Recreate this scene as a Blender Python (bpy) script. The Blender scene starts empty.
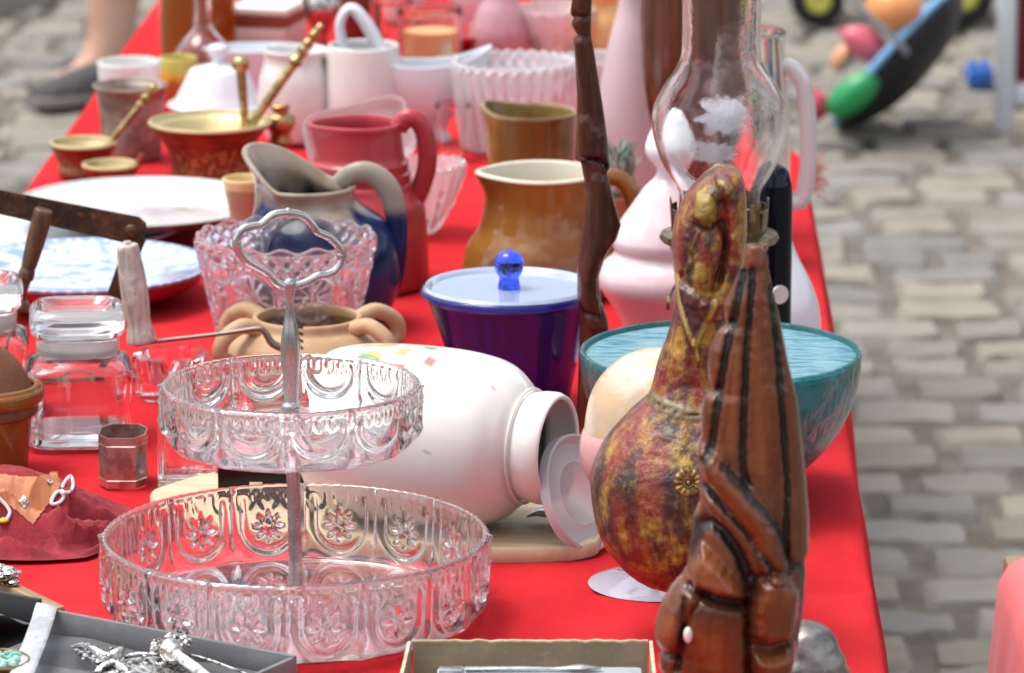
import bpy, math, random
from math import sin, cos, pi, radians, sqrt, atan2, exp
from mathutils import Vector, Matrix, noise as mnoise
random.seed(7)
S = bpy.context.scene
COL = S.collection
TZ = 0.75                      # top of the tablecloth
CZ = 1.68                      # camera height
F = 4500.0                     # focal length in pixels
TH = radians(13.1)             # downward pitch
CX, CY = 512.0, 336.5
FW = Vector((0, cos(TH), -sin(TH))); UP = Vector((0, sin(TH), cos(TH)))
CAM = Vector((0, 0, CZ))

def ray(px, py):
    return (FW * F + Vector((1, 0, 0)) * (px - CX) + UP * (CY - py)).normalized()
def at(px, py, z=TZ):          # point of a level plane seen at that direction
    d = ray(px, py); t = (z - CZ) / d.z
    return CAM + d * t
def aty(px, py, Y):            # point of the upright plane at distance Y
    d = ray(px, py); t = Y / d.y
    return CAM + d * t

class Ax:                      # an upright axis standing on a level surface
    def __init__(s, bx, by, z=TZ):
        s.o = at(bx, by, z); s.bx = bx
    def P(s, px, py, dy=0.0):
        return aty(px, py, s.o.y + dy) - s.o
    def h(s, y): return s.P(s.bx, y).z
    def r(s, rp, y):
        p = aty(s.bx, y, s.o.y); return rp * (p - CAM).dot(FW) / F
    def prof(s, L): return [(s.r(r, y), s.h(y)) for r, y in L]

# ------------------------------------------------------------------ materials
def hexc(h):
    h = h.lstrip('#'); o = []
    for i in (0, 2, 4):
        c = int(h[i:i+2], 16) / 255
        o.append(c / 12.92 if c <= .04045 else ((c + .055) / 1.055) ** 2.4)
    return (*o, 1)
def C(c): return hexc(c) if isinstance(c, str) else (*c[:3], 1)

def mat(name, col, rough=.5, metal=0, trans=0, ior=1.45, col2=None, vs=25, vlo=.4, vhi=.6, stretch=(1, 1, 1), bump=0, bs=80,
        bstretch=(1, 1, 1), coat=0, attr=False, third=None, ts=60, tst=(1, 1, 1), tlo=.55, thi=.65, rvar=0, sss=0, sheen=0, dist=1e-3, spec=.5):
    m = bpy.data.materials.new(name); m.use_nodes = True
    N = m.node_tree.nodes; L = m.node_tree.links
    b = N['Principled BSDF']
    b.inputs['Roughness'].default_value = rough; b.inputs['Metallic'].default_value = metal
    b.inputs['Transmission Weight'].default_value = trans; b.inputs['IOR'].default_value = ior
    b.inputs['Coat Weight'].default_value = coat; b.inputs['Coat Roughness'].default_value = .08
    b.inputs['Specular IOR Level'].default_value = spec
    if sss:
        b.inputs['Subsurface Weight'].default_value = sss; b.inputs['Subsurface Radius'].default_value = (.03, .025, .025)
    if sheen: b.inputs['Sheen Weight'].default_value = sheen; b.inputs['Sheen Roughness'].default_value = .5
    tc = N.new('ShaderNodeTexCoord')
    def noise(scale, st, detail=5, rg=.6):
        mp = N.new('ShaderNodeMapping'); mp.inputs['Scale'].default_value = st
        L.new(tc.outputs['Object'], mp.inputs['Vector'])
        n = N.new('ShaderNodeTexNoise'); n.inputs['Scale'].default_value = scale; n.inputs['Detail'].default_value = detail
        n.inputs['Roughness'].default_value = rg
        L.new(mp.outputs['Vector'], n.inputs['Vector']); return n
    def mix(fac, a, bb):
        x = N.new('ShaderNodeMix'); x.data_type = 'RGBA'
        if hasattr(fac, 'is_linked'): L.new(fac, x.inputs[0])
        else: x.inputs[0].default_value = fac
        for s_, i in ((a, 6), (bb, 7)):
            if hasattr(s_, 'is_linked'): L.new(s_, x.inputs[i])
            else: x.inputs[i].default_value = s_
        return x.outputs[2]
    def rng(o, lo, hi, a=0, bb=1):
        r = N.new('ShaderNodeMapRange'); r.interpolation_type = 'SMOOTHSTEP'
        r.inputs[1].default_value = lo; r.inputs[2].default_value = hi; r.inputs[3].default_value = a; r.inputs[4].default_value = bb
        L.new(o, r.inputs[0]); return r.outputs[0]
    cur = C(col)
    if col2 is not None:
        n = noise(vs, stretch); cur = mix(rng(n.outputs[0], vlo, vhi), cur, C(col2))
    if third is not None:
        n = noise(ts, tst, 8, .7); cur = mix(rng(n.outputs[0], tlo, thi), cur, C(third))
    if attr:
        a = N.new('ShaderNodeAttribute'); a.attribute_name = 'Col'; m['attr'] = 1
        cur = mix(a.outputs['Alpha'], cur, a.outputs['Color'])
    if hasattr(cur, 'is_linked'): L.new(cur, b.inputs['Base Color'])
    else: b.inputs['Base Color'].default_value = cur
    if rvar:
        n = noise(vs * 1.7, (1, 1, 1)); L.new(rng(n.outputs[0], .3, .7, max(0, rough - rvar), rough + rvar), b.inputs['Roughness'])
    if bump:
        n = noise(bs, bstretch, 6); bp = N.new('ShaderNodeBump'); bp.inputs['Strength'].default_value = bump
        bp.inputs['Distance'].default_value = dist
        L.new(n.outputs[0], bp.inputs['Height']); L.new(bp.outputs[0], b.inputs['Normal'])
    return m

def glass(name, col='#ffffff', rough=.015, ior=1.48, bump=0, bs=60, bstretch=(1, 1, 1), dist=1e-3, col2=None, vs=6):
    return mat(name, col, rough=rough, trans=1, ior=ior, bump=bump, bs=bs, bstretch=bstretch, dist=dist, col2=col2, vs=vs)

# ------------------------------------------------------------------ mesh helpers
def cat(pts, n=6, closed=False):       # Catmull-Rom through points of any dimension
    out = []; m = len(pts)
    def g(i):
        return pts[i % m] if closed else pts[min(max(i, 0), m - 1)]
    for i in range(m if closed else m - 1):
        a, b, c, d = g(i - 1), g(i), g(i + 1), g(i + 2)
        for k in range(n):
            t = k / n
            out.append(tuple(.5 * (2*b[j] + (c[j]-a[j])*t + (2*a[j]-5*b[j]+4*c[j]-d[j])*t*t + (3*b[j]-a[j]-3*c[j]+d[j])*t**3) for j in range(len(b))))
    if not closed: out.append(tuple(pts[-1]))
    return out
def interp(T, y):
    if y <= T[0][0]: return T[0][1]
    for (a, x), (b, z) in zip(T, T[1:]):
        if y <= b: return x + (z - x) * (y - a) / (b - a)
    return T[-1][1]
def sst(a, b, x):
    t = min(1, max(0, (x - a) / (b - a))); return t * t * (3 - 2 * t)

class MB:
    def __init__(s): s.v = []; s.f = []; s.c = {}
    def lathe(s, prof, seg=48, fn=None, M=None, colfn=None):
        rings = []
        for i, (r, z) in enumerate(prof):
            if abs(r) < 1e-6:
                rings.append([len(s.v)]); s.v.append(Vector((0, 0, z))); continue
            ring = []
            for k in range(seg):
                th = 2 * pi * k / seg
                if fn:
                    p = fn(th, r, z, i)
                    p = Vector(p) if len(p) == 3 else Vector((p[0] * cos(th), p[0] * sin(th), p[1]))
                else: p = Vector((r * cos(th), r * sin(th), z))
                if colfn:
                    cc = colfn(th, r, z, i)
                    if cc: s.c[len(s.v)] = cc
                ring.append(len(s.v)); s.v.append(p)
            rings.append(ring)
        st = len(s.v)
        if M is not None:
            for ring in rings:
                for i in ring: s.v[i] = M @ s.v[i]
        for a, b in zip(rings, rings[1:]): s.bridge(a, b)
        return s
    def bridge(s, a, b, closed=True):
        if len(a) == 1 and len(b) == 1: return
        n = max(len(a), len(b))
        for k in range(n if closed else n - 1):
            k2 = (k + 1) % n
            if len(a) == 1: s.f.append((a[0], b[k2], b[k]))
            elif len(b) == 1: s.f.append((a[k], a[k2], b[0]))
            else: s.f.append((a[k], a[k2], b[k2], b[k]))
    def loft(s, secs, cap=True, closed=True):
        R = []
        for sec in secs:
            R.append(list(range(len(s.v), len(s.v) + len(sec)))); s.v += [Vector(p) for p in sec]
        for a, b in zip(R, R[1:]): s.bridge(a, b, closed)
        if cap: s.f.append(tuple(R[0][::-1])); s.f.append(tuple(R[-1]))
        return s
    def tube(s, pts, r, seg=12, n=6, flat=1.0, closed=False, smooth=True, nrm=None):
        if not hasattr(r, '__len__'): r = [r] * len(pts)
        q = [(*p, rr) for p, rr in zip(pts, r)]
        if smooth and len(q) > 2: q = cat(q, n, closed)
        P = [Vector(x[:3]) for x in q]; R = [x[3] for x in q]
        m = len(P); secs = []; up = None
        for i in range(m):
            if closed: t = (P[(i + 1) % m] - P[i - 1])
            else: t = (P[min(i + 1, m - 1)] - P[max(i - 1, 0)])
            t.normalize()
            if nrm is not None: up = Vector(nrm) - t * t.dot(Vector(nrm))
            elif up is None:
                up = Vector((0, 0, 1)) if abs(t.z) < .9 else Vector((0, 1, 0))
                up = up - t * t.dot(up)
            else: up = up - t * t.dot(up)
            up.normalize(); w = t.cross(up)
            secs.append([P[i] + (w * cos(a) + up * sin(a) * flat) * R[i] for a in [2 * pi * k / seg for k in range(seg)]])
        if closed:
            secs.append(secs[0]); s.loft(secs, cap=False)
        else: s.loft(secs)
        return s
    def box(s, c, d, M=None, bev=0.0):
        x, y, z = d[0] / 2, d[1] / 2, d[2] / 2; b = min(bev, x * .45, y * .45, z * .45)
        def sec(zz, ins):
            X, Y = x - ins, y - ins
            if b <= 0: return [(X, Y), (-X, Y), (-X, -Y), (X, -Y)], zz
            return [(X, Y - b), (X - b * .3, Y - b * .3), (X - b, Y), (-X + b, Y), (-X + b * .3, Y - b * .3), (-X, Y - b), (-X, -Y + b),
                    (-X + b * .3, -Y + b * .3), (-X + b, -Y), (X - b, -Y), (X - b * .3, -Y + b * .3), (X, -Y + b)], zz
        zs = [(-z, b), (-z + b * .3, b * .3), (-z + b, 0), (z - b, 0), (z - b * .3, b * .3), (z, b)] if b > 0 else [(-z, 0), (z, 0)]
        secs = []
        for zz, ins in zs:
            q, zz = sec(zz, ins); secs.append([Vector((p[0] + c[0], p[1] + c[1], zz + c[2])) for p in q])
        if M is not None: secs = [[M @ p for p in q] for q in secs]
        s.loft(secs); return s
    def prism(s, poly, z0, z1, M=None, bev=0):
        n = len(poly); cx = sum(p[0] for p in poly) / n; cy = sum(p[1] for p in poly) / n
        def sc(k, z): return [Vector((cx + (p[0] - cx) * k, cy + (p[1] - cy) * k, z)) for p in poly]
        secs = [sc(1, z0), sc(1, z1)] if not bev else [sc(1 - bev, z0), sc(1, z0 + (z1 - z0) * .2), sc(1, z1 - (z1 - z0) * .2), sc(1 - bev, z1)]
        if M is not None: secs = [[M @ p for p in q] for q in secs]
        s.loft(secs); return s
    def ball(s, c, r, seg=20, sc=(1, 1, 1), M=None):
        n = seg // 2
        T = Matrix.Translation(Vector(c)) @ (M if M is not None else Matrix()) @ Matrix.Diagonal((*sc, 1))
        s.lathe([(r * sin(pi * i / n) if 0 < i < n else 0, -r * cos(pi * i / n)) for i in range(n + 1)], seg, M=T)
        return s
    def grid(s, nx, ny, fn, colfn=None):
        b = len(s.v)
        for j in range(ny + 1):
            for i in range(nx + 1):
                if colfn:
                    cc = colfn(i / nx, j / ny)
                    if cc: s.c[len(s.v)] = cc
                s.v.append(Vector(fn(i / nx, j / ny)))
        for j in range(ny):
            for i in range(nx):
                a = b + j * (nx + 1) + i; s.f.append((a, a + 1, a + nx + 2, a + nx + 1))
        return s
    def build(s, name, m, parent=None, loc=None, angle=38, rot=None):
        me = bpy.data.meshes.new(name); me.from_pydata([tuple(v) for v in s.v], [], s.f); me.validate()
        import bmesh
        bm = bmesh.new(); bm.from_mesh(me); bmesh.ops.recalc_face_normals(bm, faces=bm.faces); bm.to_mesh(me); bm.free()
        if (s.c or m.get('attr')) and len(me.vertices) == len(s.v):
            ca = me.color_attributes.new('Col', 'FLOAT_COLOR', 'POINT')
            for i in range(len(s.v)): ca.data[i].color = s.c.get(i, (0, 0, 0, 0))
        me.shade_smooth()
        try: me.set_sharp_from_angle(angle=radians(angle))
        except Exception: pass
        me.materials.append(m)
        o = bpy.data.objects.new(name, me); COL.objects.link(o)
        if parent: o.parent = parent
        if loc is not None: o.location = loc
        if rot: o.rotation_euler = rot
        return o

def tag(o, label, catg, group=None, kind=None):
    o['label'] = label; o['category'] = catg
    if group: o['group'] = group
    if kind: o['kind'] = kind
    return o
def thing(name, label, catg, loc, rotz=0, group=None):
    o = bpy.data.objects.new(name, None); o.empty_display_size = .03; COL.objects.link(o)
    o.location = loc; o.rotation_euler = (0, 0, rotz)
    return tag(o, label, catg, group)
def struct(o): o['kind'] = 'structure'; return o

def shell(outer, t, tb=None, rimn=4):      # closed vessel wall from an outer profile that starts at the bottom axis
    tb = tb or t
    pts = list(outer)
    if pts[0][0] > 1e-6: pts = [(0, pts[0][1])] + pts
    rim = pts[-1]; inn = []
    for k in range(1, rimn):
        a = pi * k / rimn; inn.append((rim[0] - t / 2 + t / 2 * cos(a), rim[1] + t / 2 * sin(a)))
    zb = pts[0][1] + tb
    for r, z in reversed(pts):
        if r - t <= 1e-4: break
        inn.append((r - t, max(z, zb)))
    clean = []
    for p in inn:
        if clean and abs(clean[-1][0] - p[0]) < 1e-5 and abs(clean[-1][1] - p[1]) < 1e-5: continue
        clean.append(p)
    return pts + clean + [(0, zb)]

# ------------------------------------------------------------------ shared materials
M_red = mat('red_cloth', (.57, .024, .031), rough=.92, col2=(.49, .017, .023), vs=7, stretch=(1, .5, 1), third=(.62, .10, .10), ts=420, tlo=.70, thi=.74, bump=.8, bs=650, dist=.0009, spec=.1)
M_white = mat('white_glaze', (.76, .75, .72), rough=.12, col2=(.70, .69, .66), vs=9, coat=.4)
M_cool = mat('cool_white_glaze', (.71, .74, .79), rough=.15, col2=(.66, .70, .76), vs=9, coat=.3)
M_clear = glass('clear_glass', (.97, .985, .98))
M_thick = mat('pressed_glass', (.995, .995, .998), rough=.012, trans=.985, ior=1.54, coat=1)
M_brass = mat('aged_brass', (.52, .41, .20), rough=.28, metal=1, col2=(.32, .21, .08), vs=60, bump=.2, bs=200, rvar=.1)
M_steel = mat('plated_steel', (.60, .60, .62), rough=.26, metal=.88, col2=(.45, .43, .43), vs=40, rvar=.06)
M_silver = mat('tarnished_silver', (.72, .71, .68), rough=.25, metal=1, col2=(.06, .055, .05), vs=260, vlo=.44, vhi=.62, bump=.4, bs=400)
M_rust = mat('rusty_iron', (.10, .045, .025), rough=.55, metal=.45, col2=(.045, .025, .018), vs=50, third=(.20, .085, .035), ts=120, bump=.5, bs=300, rvar=.12)

# ------------------------------------------------------------------ the setting
def heading(Y): return .0324 * Y
g = MB(); g.grid(40, 40, lambda u, v: ((u - .5) * 400, -60 + v * 500, -.015))
struct(g.build('ground', mat('sandy_joints', (.11, .098, .08), rough=.95, col2=(.16, .14, .115), vs=9, bump=.6, bs=120, dist=.004)))

def cobbles():
    m = MB(); y = 4.3; row = 0; rnd = random.Random(3)
    while y < 13.4:
        d = rnd.uniform(.13, .15); x = -2.6 - rnd.random() * .2
        while x < 3.0:
            w = rnd.choice((.13, .15, .17, .19, .22)) * rnd.uniform(.92, 1.08)
            cx, cy = x + w / 2, y + d / 2 + rnd.uniform(-.008, .008)
            hw, hd = w / 2 - rnd.uniform(.003, .006), d / 2 - rnd.uniform(.001, .004)
            top = rnd.uniform(-.003, .003); tx, ty = rnd.uniform(-.03, .03), rnd.uniform(-.025, .025)
            b = rnd.uniform(.17, .24); q = rnd.random()
            if q < .25: c = (b * 1.12, b * 1.0, b * .80)
            elif q < .55: c = (b * .97, b * .92, b * .84)
            else: c = (b * 1.07, b * .98, b * .83)
            rt = rnd.uniform(-.05, .05); n = 10; b0 = len(m.v)
            for j in range(n + 1):
                for i in range(n + 1):
                    u, v = -1 + 2 * i / n, -1 + 2 * j / n
                    # squircle map keeps corners rounded
                    su = u * sqrt(1 - v * v * .05); sv = v * sqrt(1 - u * u * .10)
                    e = max(abs(u), abs(v) * (.90 if abs(v) < .99 else 1))
                    wob = .004 * mnoise.noise(Vector((cx * 7 + u, cy * 7 + v, row)))
                    X, Y = su * (hw + wob), sv * (hd + wob)
                    z = top - .007 * sst(.70, 1.0, abs(v)) - .013 * sst(.80, 1.0, abs(u)) + .006 * mnoise.noise(Vector((cx * 5 + X * 12, cy * 5 + Y * 14, 11))) + tx * X + ty * Y + .004 * mnoise.noise(Vector((cx * 9 + X * 22, cy * 9 + Y * 22, 1)))
                    if abs(u) > .99 or abs(v) > .99: z = -.034
                    m.c[len(m.v)] = (*[k * (1 + .12 * mnoise.noise(Vector((X * 30 + cx, Y * 30, cy)))) for k in c], 1)
                    m.v.append(Vector((cx + X * cos(rt) - Y * sin(rt), cy + X * sin(rt) + Y * cos(rt), z)))
            for j in range(n):
                for i in range(n):
                    a = b0 + j * (n + 1) + i; m.f.append((a, a + 1, a + n + 2, a + n + 1))
            x += w
        y += d; row += 1
    M = mat('granite_setts', (.3, .29, .27), rough=.8, attr=True, bump=.9, bs=70, dist=.005)
    return m.build('cobblestone_paving', M, angle=60)
struct(cobbles())
# smoother slab pavement at the far left
p0 = at(-90, 44, 0); p1 = at(75, -6, 0)
g = MB(); g.prism([(-6, p0.y - .5), (p0.x, p0.y), (p1.x, p1.y), (p1.x + .3, 17), (-6, 17)], -.02, .05)
struct(g.build('pavement', mat('smooth_slab', (.34, .31, .25), rough=.85, col2=(.29, .26, .21), vs=4, bump=.3, bs=60)))

# ------------------------------------------------------------------ table and cloth
def tl(Y):   # left edge x at distance Y, from the photograph's edge line
    return -.565 + .0324 * (Y - 3)
def tr(Y): return .262 + .0324 * (Y - 3)
a_, b_ = at(160, 0), at(30, 186)
LX = lambda Y: b_.x + (a_.x - b_.x) * (Y - b_.y) / (a_.y - b_.y)
c_, d_ = at(889, 673), at(812, 200)
ye = at(800, 150).y; e_ = at(760, 90); f2 = at(742, 0)
def RX(Y):
    a = c_.x - .003 + (d_.x - c_.x) * (Y - c_.y) / (d_.y - c_.y)
    b = e_.x + (f2.x - e_.x) * (Y - e_.y) / (f2.y - e_.y)
    k = sst(ye - .03, ye + .07, Y)
    return a * (1 - k) + b * k
Y0, Y1 = 2.25, 7.0
t = thing('trestle_table', 'long wooden trestle table hidden under the red cloth', 'table', (.0, 4.6, 0))
m = MB()
m.loft([[Vector((LX(Y) + .012, Y - 4.6, z)) if sd < 0 else Vector((RX(Y) - .012, Y - 4.6, z)) for sd, z in ((-1, .722), (1, .722), (1, .742), (-1, .742))] for Y in (Y0 + .02, Y1 - .02)])
M_tw = mat('table_wood', (.25, .16, .09), rough=.6, col2=(.16, .1, .05), vs=20, stretch=(1, .1, 1))
m.build('tabletop', M_tw, t)
for Y in (Y0 + .5, Y1 - .6):
    for sx in (LX(Y) + .1, RX(Y) - .1):
        MB().box((sx, Y - 4.6, .361), (.05, .05, .720), bev=.004).build('leg', M_tw, t)
def clothfn(u, v):
    # u across with hanging drops, v along; n = nearest drop
    Y = Y0 + (Y1 - Y0) * v; l, r = LX(Y), RX(Y); drop = .42
    W = r - l; tot = W + 2 * drop; s = u * tot
    rip = .0012 * mnoise.noise(Vector((s * 5, Y * 3, 0))) + .0008 * mnoise.noise(Vector((s * 14, Y * 9, 4)))
    crease = -.0028 * exp(-((s - .93) / .010) ** 2) - .0026 * exp(-((Y - 3.12 - .05 * s) / .012) ** 2) - .0026 * exp(-((Y - 3.72 + .03 * s) / .012) ** 2) + .0022 * max(0, 1 - 5 * abs(mnoise.noise(Vector((s * 3.2 + Y, Y * 2.2, 12))))) + .0010 * sin(Y * 38 + 9 * s + 3 * sin(s * 9)) * sst(.5, .0, abs(mnoise.noise(Vector((s * 2, Y * 1.5, 8)))) * 2)
    if s < drop:
        k = drop - s; f = sst(0, .12, k)
        return (l - .004 - .5 * k * .08 + f * .018 * sin(Y * 23 + 2 * sin(Y * 5)), Y, TZ - .001 - k)
    if s > drop + W:
        k = s - drop - W; f = sst(0, .12, k); w = .004 * sst(0, .03, k)
        bulge = .012 * exp(-((Y - 4.1) / .28) ** 2) * sst(0, .25, k) - .0
        return (r + .001 + w + bulge + k * .03 + f * .014 * sin(Y * 19 + 2 * sin(Y * 4)), Y, TZ - .001 - k)
    return (l + s - drop, Y, TZ - .0022 + min(.0035, 1.6 * rip + crease))
def clothu(i, nx=150):
    return i
m = MB(); m.grid(260, 640, clothfn)
M_cl = M_red
o = m.build('tablecloth', M_cl, angle=80)
tag(o, 'long bright red tablecloth hanging over both sides of the stall table', 'tablecloth')

# frayed corner of the cloth
fr = MB(); pc = at(812, 178)
rr = random.Random(5)
for k in range(22):
    p = pc + Vector((rr.uniform(-.004, .006), rr.uniform(-.06, .05), rr.uniform(-.01, .012)))
    q = p + Vector((rr.uniform(.0, .016), rr.uniform(-.01, .01), rr.uniform(-.02, .02)))
    fr.tube([p - pc, (p + q) / 2 - pc + Vector((.002, 0, .003)), q - pc], .0005, 5, 3)
f_ = fr.build('frayed_thread', M_red, o); f_.location = pc

# ------------------------------------------------------------------ two tier glass stand
def wall_relief(n, r0, H, big):
    aw = pi * r0 / n     # half arch width in metres
    def f(th, z):
        k = th * n / (2 * pi); u = (k - math.floor(k)) * 2 - 1
        X = u * aw; d = 0
        ra = aw * .70; zc = H * .50 if big else H * .74
        dd = abs(sqrt(X * X + (z - zc) ** 2) - ra) if z < zc else abs(abs(X) - ra)
        top = sst(H * .92, H * .78, z)
        d += (.0030 if big else .0026) * exp(-(dd / (.0024 if big else .0022)) ** 2) * top
        if not big:
            dd2 = abs(sqrt(X * X + (z - zc) ** 2) - ra * .72)
            if z < zc: d += .0022 * exp(-((sqrt(X * X + (z - zc) ** 2) - ra * .86) / .0030) ** 2) * sst(0, ra * .9, zc - z)
        e = aw - abs(X)
        d += .0024 * exp(-(e / .0018) ** 2) * sst(H * .05, H * .4, z)
        d += .0005 * exp(-((e - .0058) / .0016) ** 2) * sst(H * .25, H * .6, z)
        if z < H * .45: d += .0016 * exp(-(e / (.004 + .3 * (H * .45 - z))) ** 2) * sst(H * .45, H * .3, z) * sst(0, H * .1, z)
        if big:
            zf = H * .50; rho = sqrt(X * X + (z - zf) ** 2); ph = atan2(z - zf, X)
            R = .0132 * (.72 + .28 * cos(8 * ph))
            if rho < R * 1.1:
                d += (.0012 + .0024 * (1 - abs(sin(4 * ph))) * sst(.001, .006, rho)) * sst(R * 1.08, R * .80, rho) - .0024 * exp(-(rho / .0030) ** 2)
        # beads beneath the rim
        nb = 3 if big else 5
        ub = (u + 1) / 2 * nb; xb = (ub - math.floor(ub) - .5) * (2 * aw / nb)
        zb = H * .83; rb = aw / nb * .62
        if z > zb: dd = abs(abs(xb) - rb)
        else: dd = abs(sqrt(xb * xb + (z - zb) ** 2) - rb)
        d += .0011 * exp(-(dd / .0010) ** 2) * sst(H * .97, H * .90, z)
        d += .0008 * sst(H * .93, H * .98, z)
        return d
    return f
def tray(A, ybase, yrim, rb, rr_, n, big, seg, cxp):
    zb = A.h(ybase); zr = A.h(yrim); R = A.r(rr_, yrim); Rb = A.r(rb, ybase); H = zr - zb
    t = .0042
    outer = [(0, zb)] + [(Rb * k / 8, zb + (.0006 if k < 8 else 0)) for k in range(1, 9)]
    arc = cat([(Rb, zb), (Rb + (R - Rb) * .62, zb + H * .055), (R * .975, zb + H * .22), (R * .99, zb + H * .5), (R, zb + H)], 14)[1:]
    outer += arc
    f = wall_relief(n, R, H, big)
    no = len(outer)
    prof = shell(outer, t, .005, 5)
    def fn(th, r, z, i):
        hz = z - zb
        if 9 <= i < no:
            d = f(th, hz) if r > Rb * 1.02 else 0
            if i > no - 3: d += .00015 * cos(th * n * 6)
            return (r + d, z - .4 * d * sst(H * .2, 0, hz))
        if i < 9 and r > .01:     # star and rings moulded under the floor
            ph = cos(th * 8); q = r / Rb
            return (r, z + .0018 * (.5 + .5 * ph) * sst(.2, .5, q) * sst(.95, .7, q) + .0012 * cos(q * 26))
        if i < no + 6: return (r, z + .00018 * cos(th * n * 6) * (i < no + 5))
        return (r, z)
    return MB().lathe(prof, seg, fn)
A = Ax(296, 615)
T = thing('cake_stand', 'two tier pressed glass cake stand with scalloped bowls on a metal rod', 'cake stand', A.o)
tray(A, 615, 535, 162, 193, 16, True, 16 * 44, 0).build('lower_bowl', M_thick, T, angle=50)
u_ = tray(A, 447, 385, 92, 129, 12, False, 12 * 44, 0)
dx = A.P(291.5, 446).x
u_.build('upper_bowl', M_thick, T, loc=(dx, 0, 0), angle=50)
def S2(px, py, dy=0): return tuple(A.P(px, py, dy))
rod = MB()
rod.tube([S2(296, 608), S2(294, 500), S2(292, 447)], .0049, 20)
k = A.r(1, 400)
zs = [(296, 612, 9), (296, 606, 9), (296, 604, 7)]
rod.lathe([(0, A.h(611)), (A.r(13, 600), A.h(611)), (A.r(13, 600), A.h(606)), (A.r(9, 600), A.h(603)), (0, A.h(602))], 24)
rod.build('rod', M_steel, T)
bal = MB()
pr = [(0, 446), (11, 446), (11, 440), (7, 436), (7, 414), (9.5, 411), (9.5, 405), (7.5, 401), (7.2, 390), (8.5, 370), (9.8, 355), (10, 345), (8.5, 333), (5.5, 318), (4.2, 306), (4.6, 296), (6, 288), (6.2, 283), (4, 279), (0, 278)]
bal.lathe([(A.r(r, y), A.h(y)) for r, y in pr[:4]] + cat([(A.r(r, y), A.h(y)) for r, y in pr[4:]], 4), 24)
bal.build('baluster', M_steel, T, loc=(dx, 0, 0))
ring = MB()
rp = [(288, 213), (303, 216), (313, 226), (318, 232), (330, 238), (341, 250), (342, 260), (336, 270), (326, 275), (318, 276), (305, 283), (290, 287), (277, 283), (266, 272), (258, 267), (246, 260), (237, 248), (237, 238), (243, 229), (254, 226), (262, 224), (273, 215)]
ring.tube([A.P(x, y, (x - 289) * .0003) for x, y in rp], A.r(4.2, 250), 14, 4, closed=True)
for (x, y) in ((288, 213), (341, 256), (237, 243)):
    ring.ball(A.P(x, y, (x - 289) * .0003), A.r(6.2, 250), 14, (.7, .7, .9))
ring.build('ring_handle', M_steel, T)

# ------------------------------------------------------------------ relief carving helper
def seg_d(px, py, pts):
    best = 1e9
    for (ax, ay), (bx, by) in zip(pts, pts[1:]):
        vx, vy = bx - ax, by - ay; q = vx * vx + vy * vy
        t_ = 0 if q == 0 else max(0, min(1, ((px - ax) * vx + (py - ay) * vy) / q))
        d = (px - ax - t_ * vx) ** 2 + (py - ay - t_ * vy) ** 2
        if d < best: best = d
    return sqrt(best)
def inside(px, py, poly):
    c = False; n = len(poly); j = n - 1
    for i in range(n):
        xi, yi = poly[i]; xj, yj = poly[j]
        if (yi > py) != (yj > py) and px < (xj - xi) * (py - yi) / (yj - yi) + xi: c = not c
        j = i
    return c
class Relief:
    def __init__(s): s.L = []
    def add(s, kind, pts, w, amp, col=None, cw=None, al=1, sm=4):
        pts = [(float(a), float(b)) for a, b in pts]
        if kind != 'poly' and len(pts) > 2: pts = cat(pts, sm)
        if kind == 'poly': pts = pts + [pts[0]]
        R = max(w, cw or 0) * 1.6 + 2
        xs = [p[0] for p in pts]; ys = [p[1] for p in pts]
        s.L.append((kind, pts, w, amp, col, cw or w, al, (min(xs) - R, max(xs) + R, min(ys) - R, max(ys) + R)))
    def __call__(s, x, y):
        h = 0; c = None; ca = 0
        for kind, pts, w, amp, col, cw, al, bb in s.L:
            if not (bb[0] < x < bb[1] and bb[2] < y < bb[3]): continue
            d = seg_d(x, y, pts)
            if kind == 'poly':
                ins = inside(x, y, pts); sd = d if ins else -d
                k_ = sst(-w * .15, w, sd); h += amp * (k_ ** .6)
                kc = sst(-1, 1.2, sd)
            elif kind == 'shading': kc = sst(cw * 1.6, 0, d)
            elif kind == 'ridge':
                k_ = sqrt(max(0, 1 - (d / w) ** 2)); h += amp * k_; kc = sst(cw, cw * .6, d)
            else:
                h -= amp * exp(-(d / w) ** 2 * 1.4); kc = sst(cw * 1.15, cw * .55, d)
            if col is not None and kc > 0:
                a2 = kc * al
                if c is None: c = col; ca = a2
                else:
                    c = tuple(c[i] * (1 - a2) + col[i] * a2 for i in range(3)) if ca > 0 else col; ca = max(ca, a2)
        return h, c, ca
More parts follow.
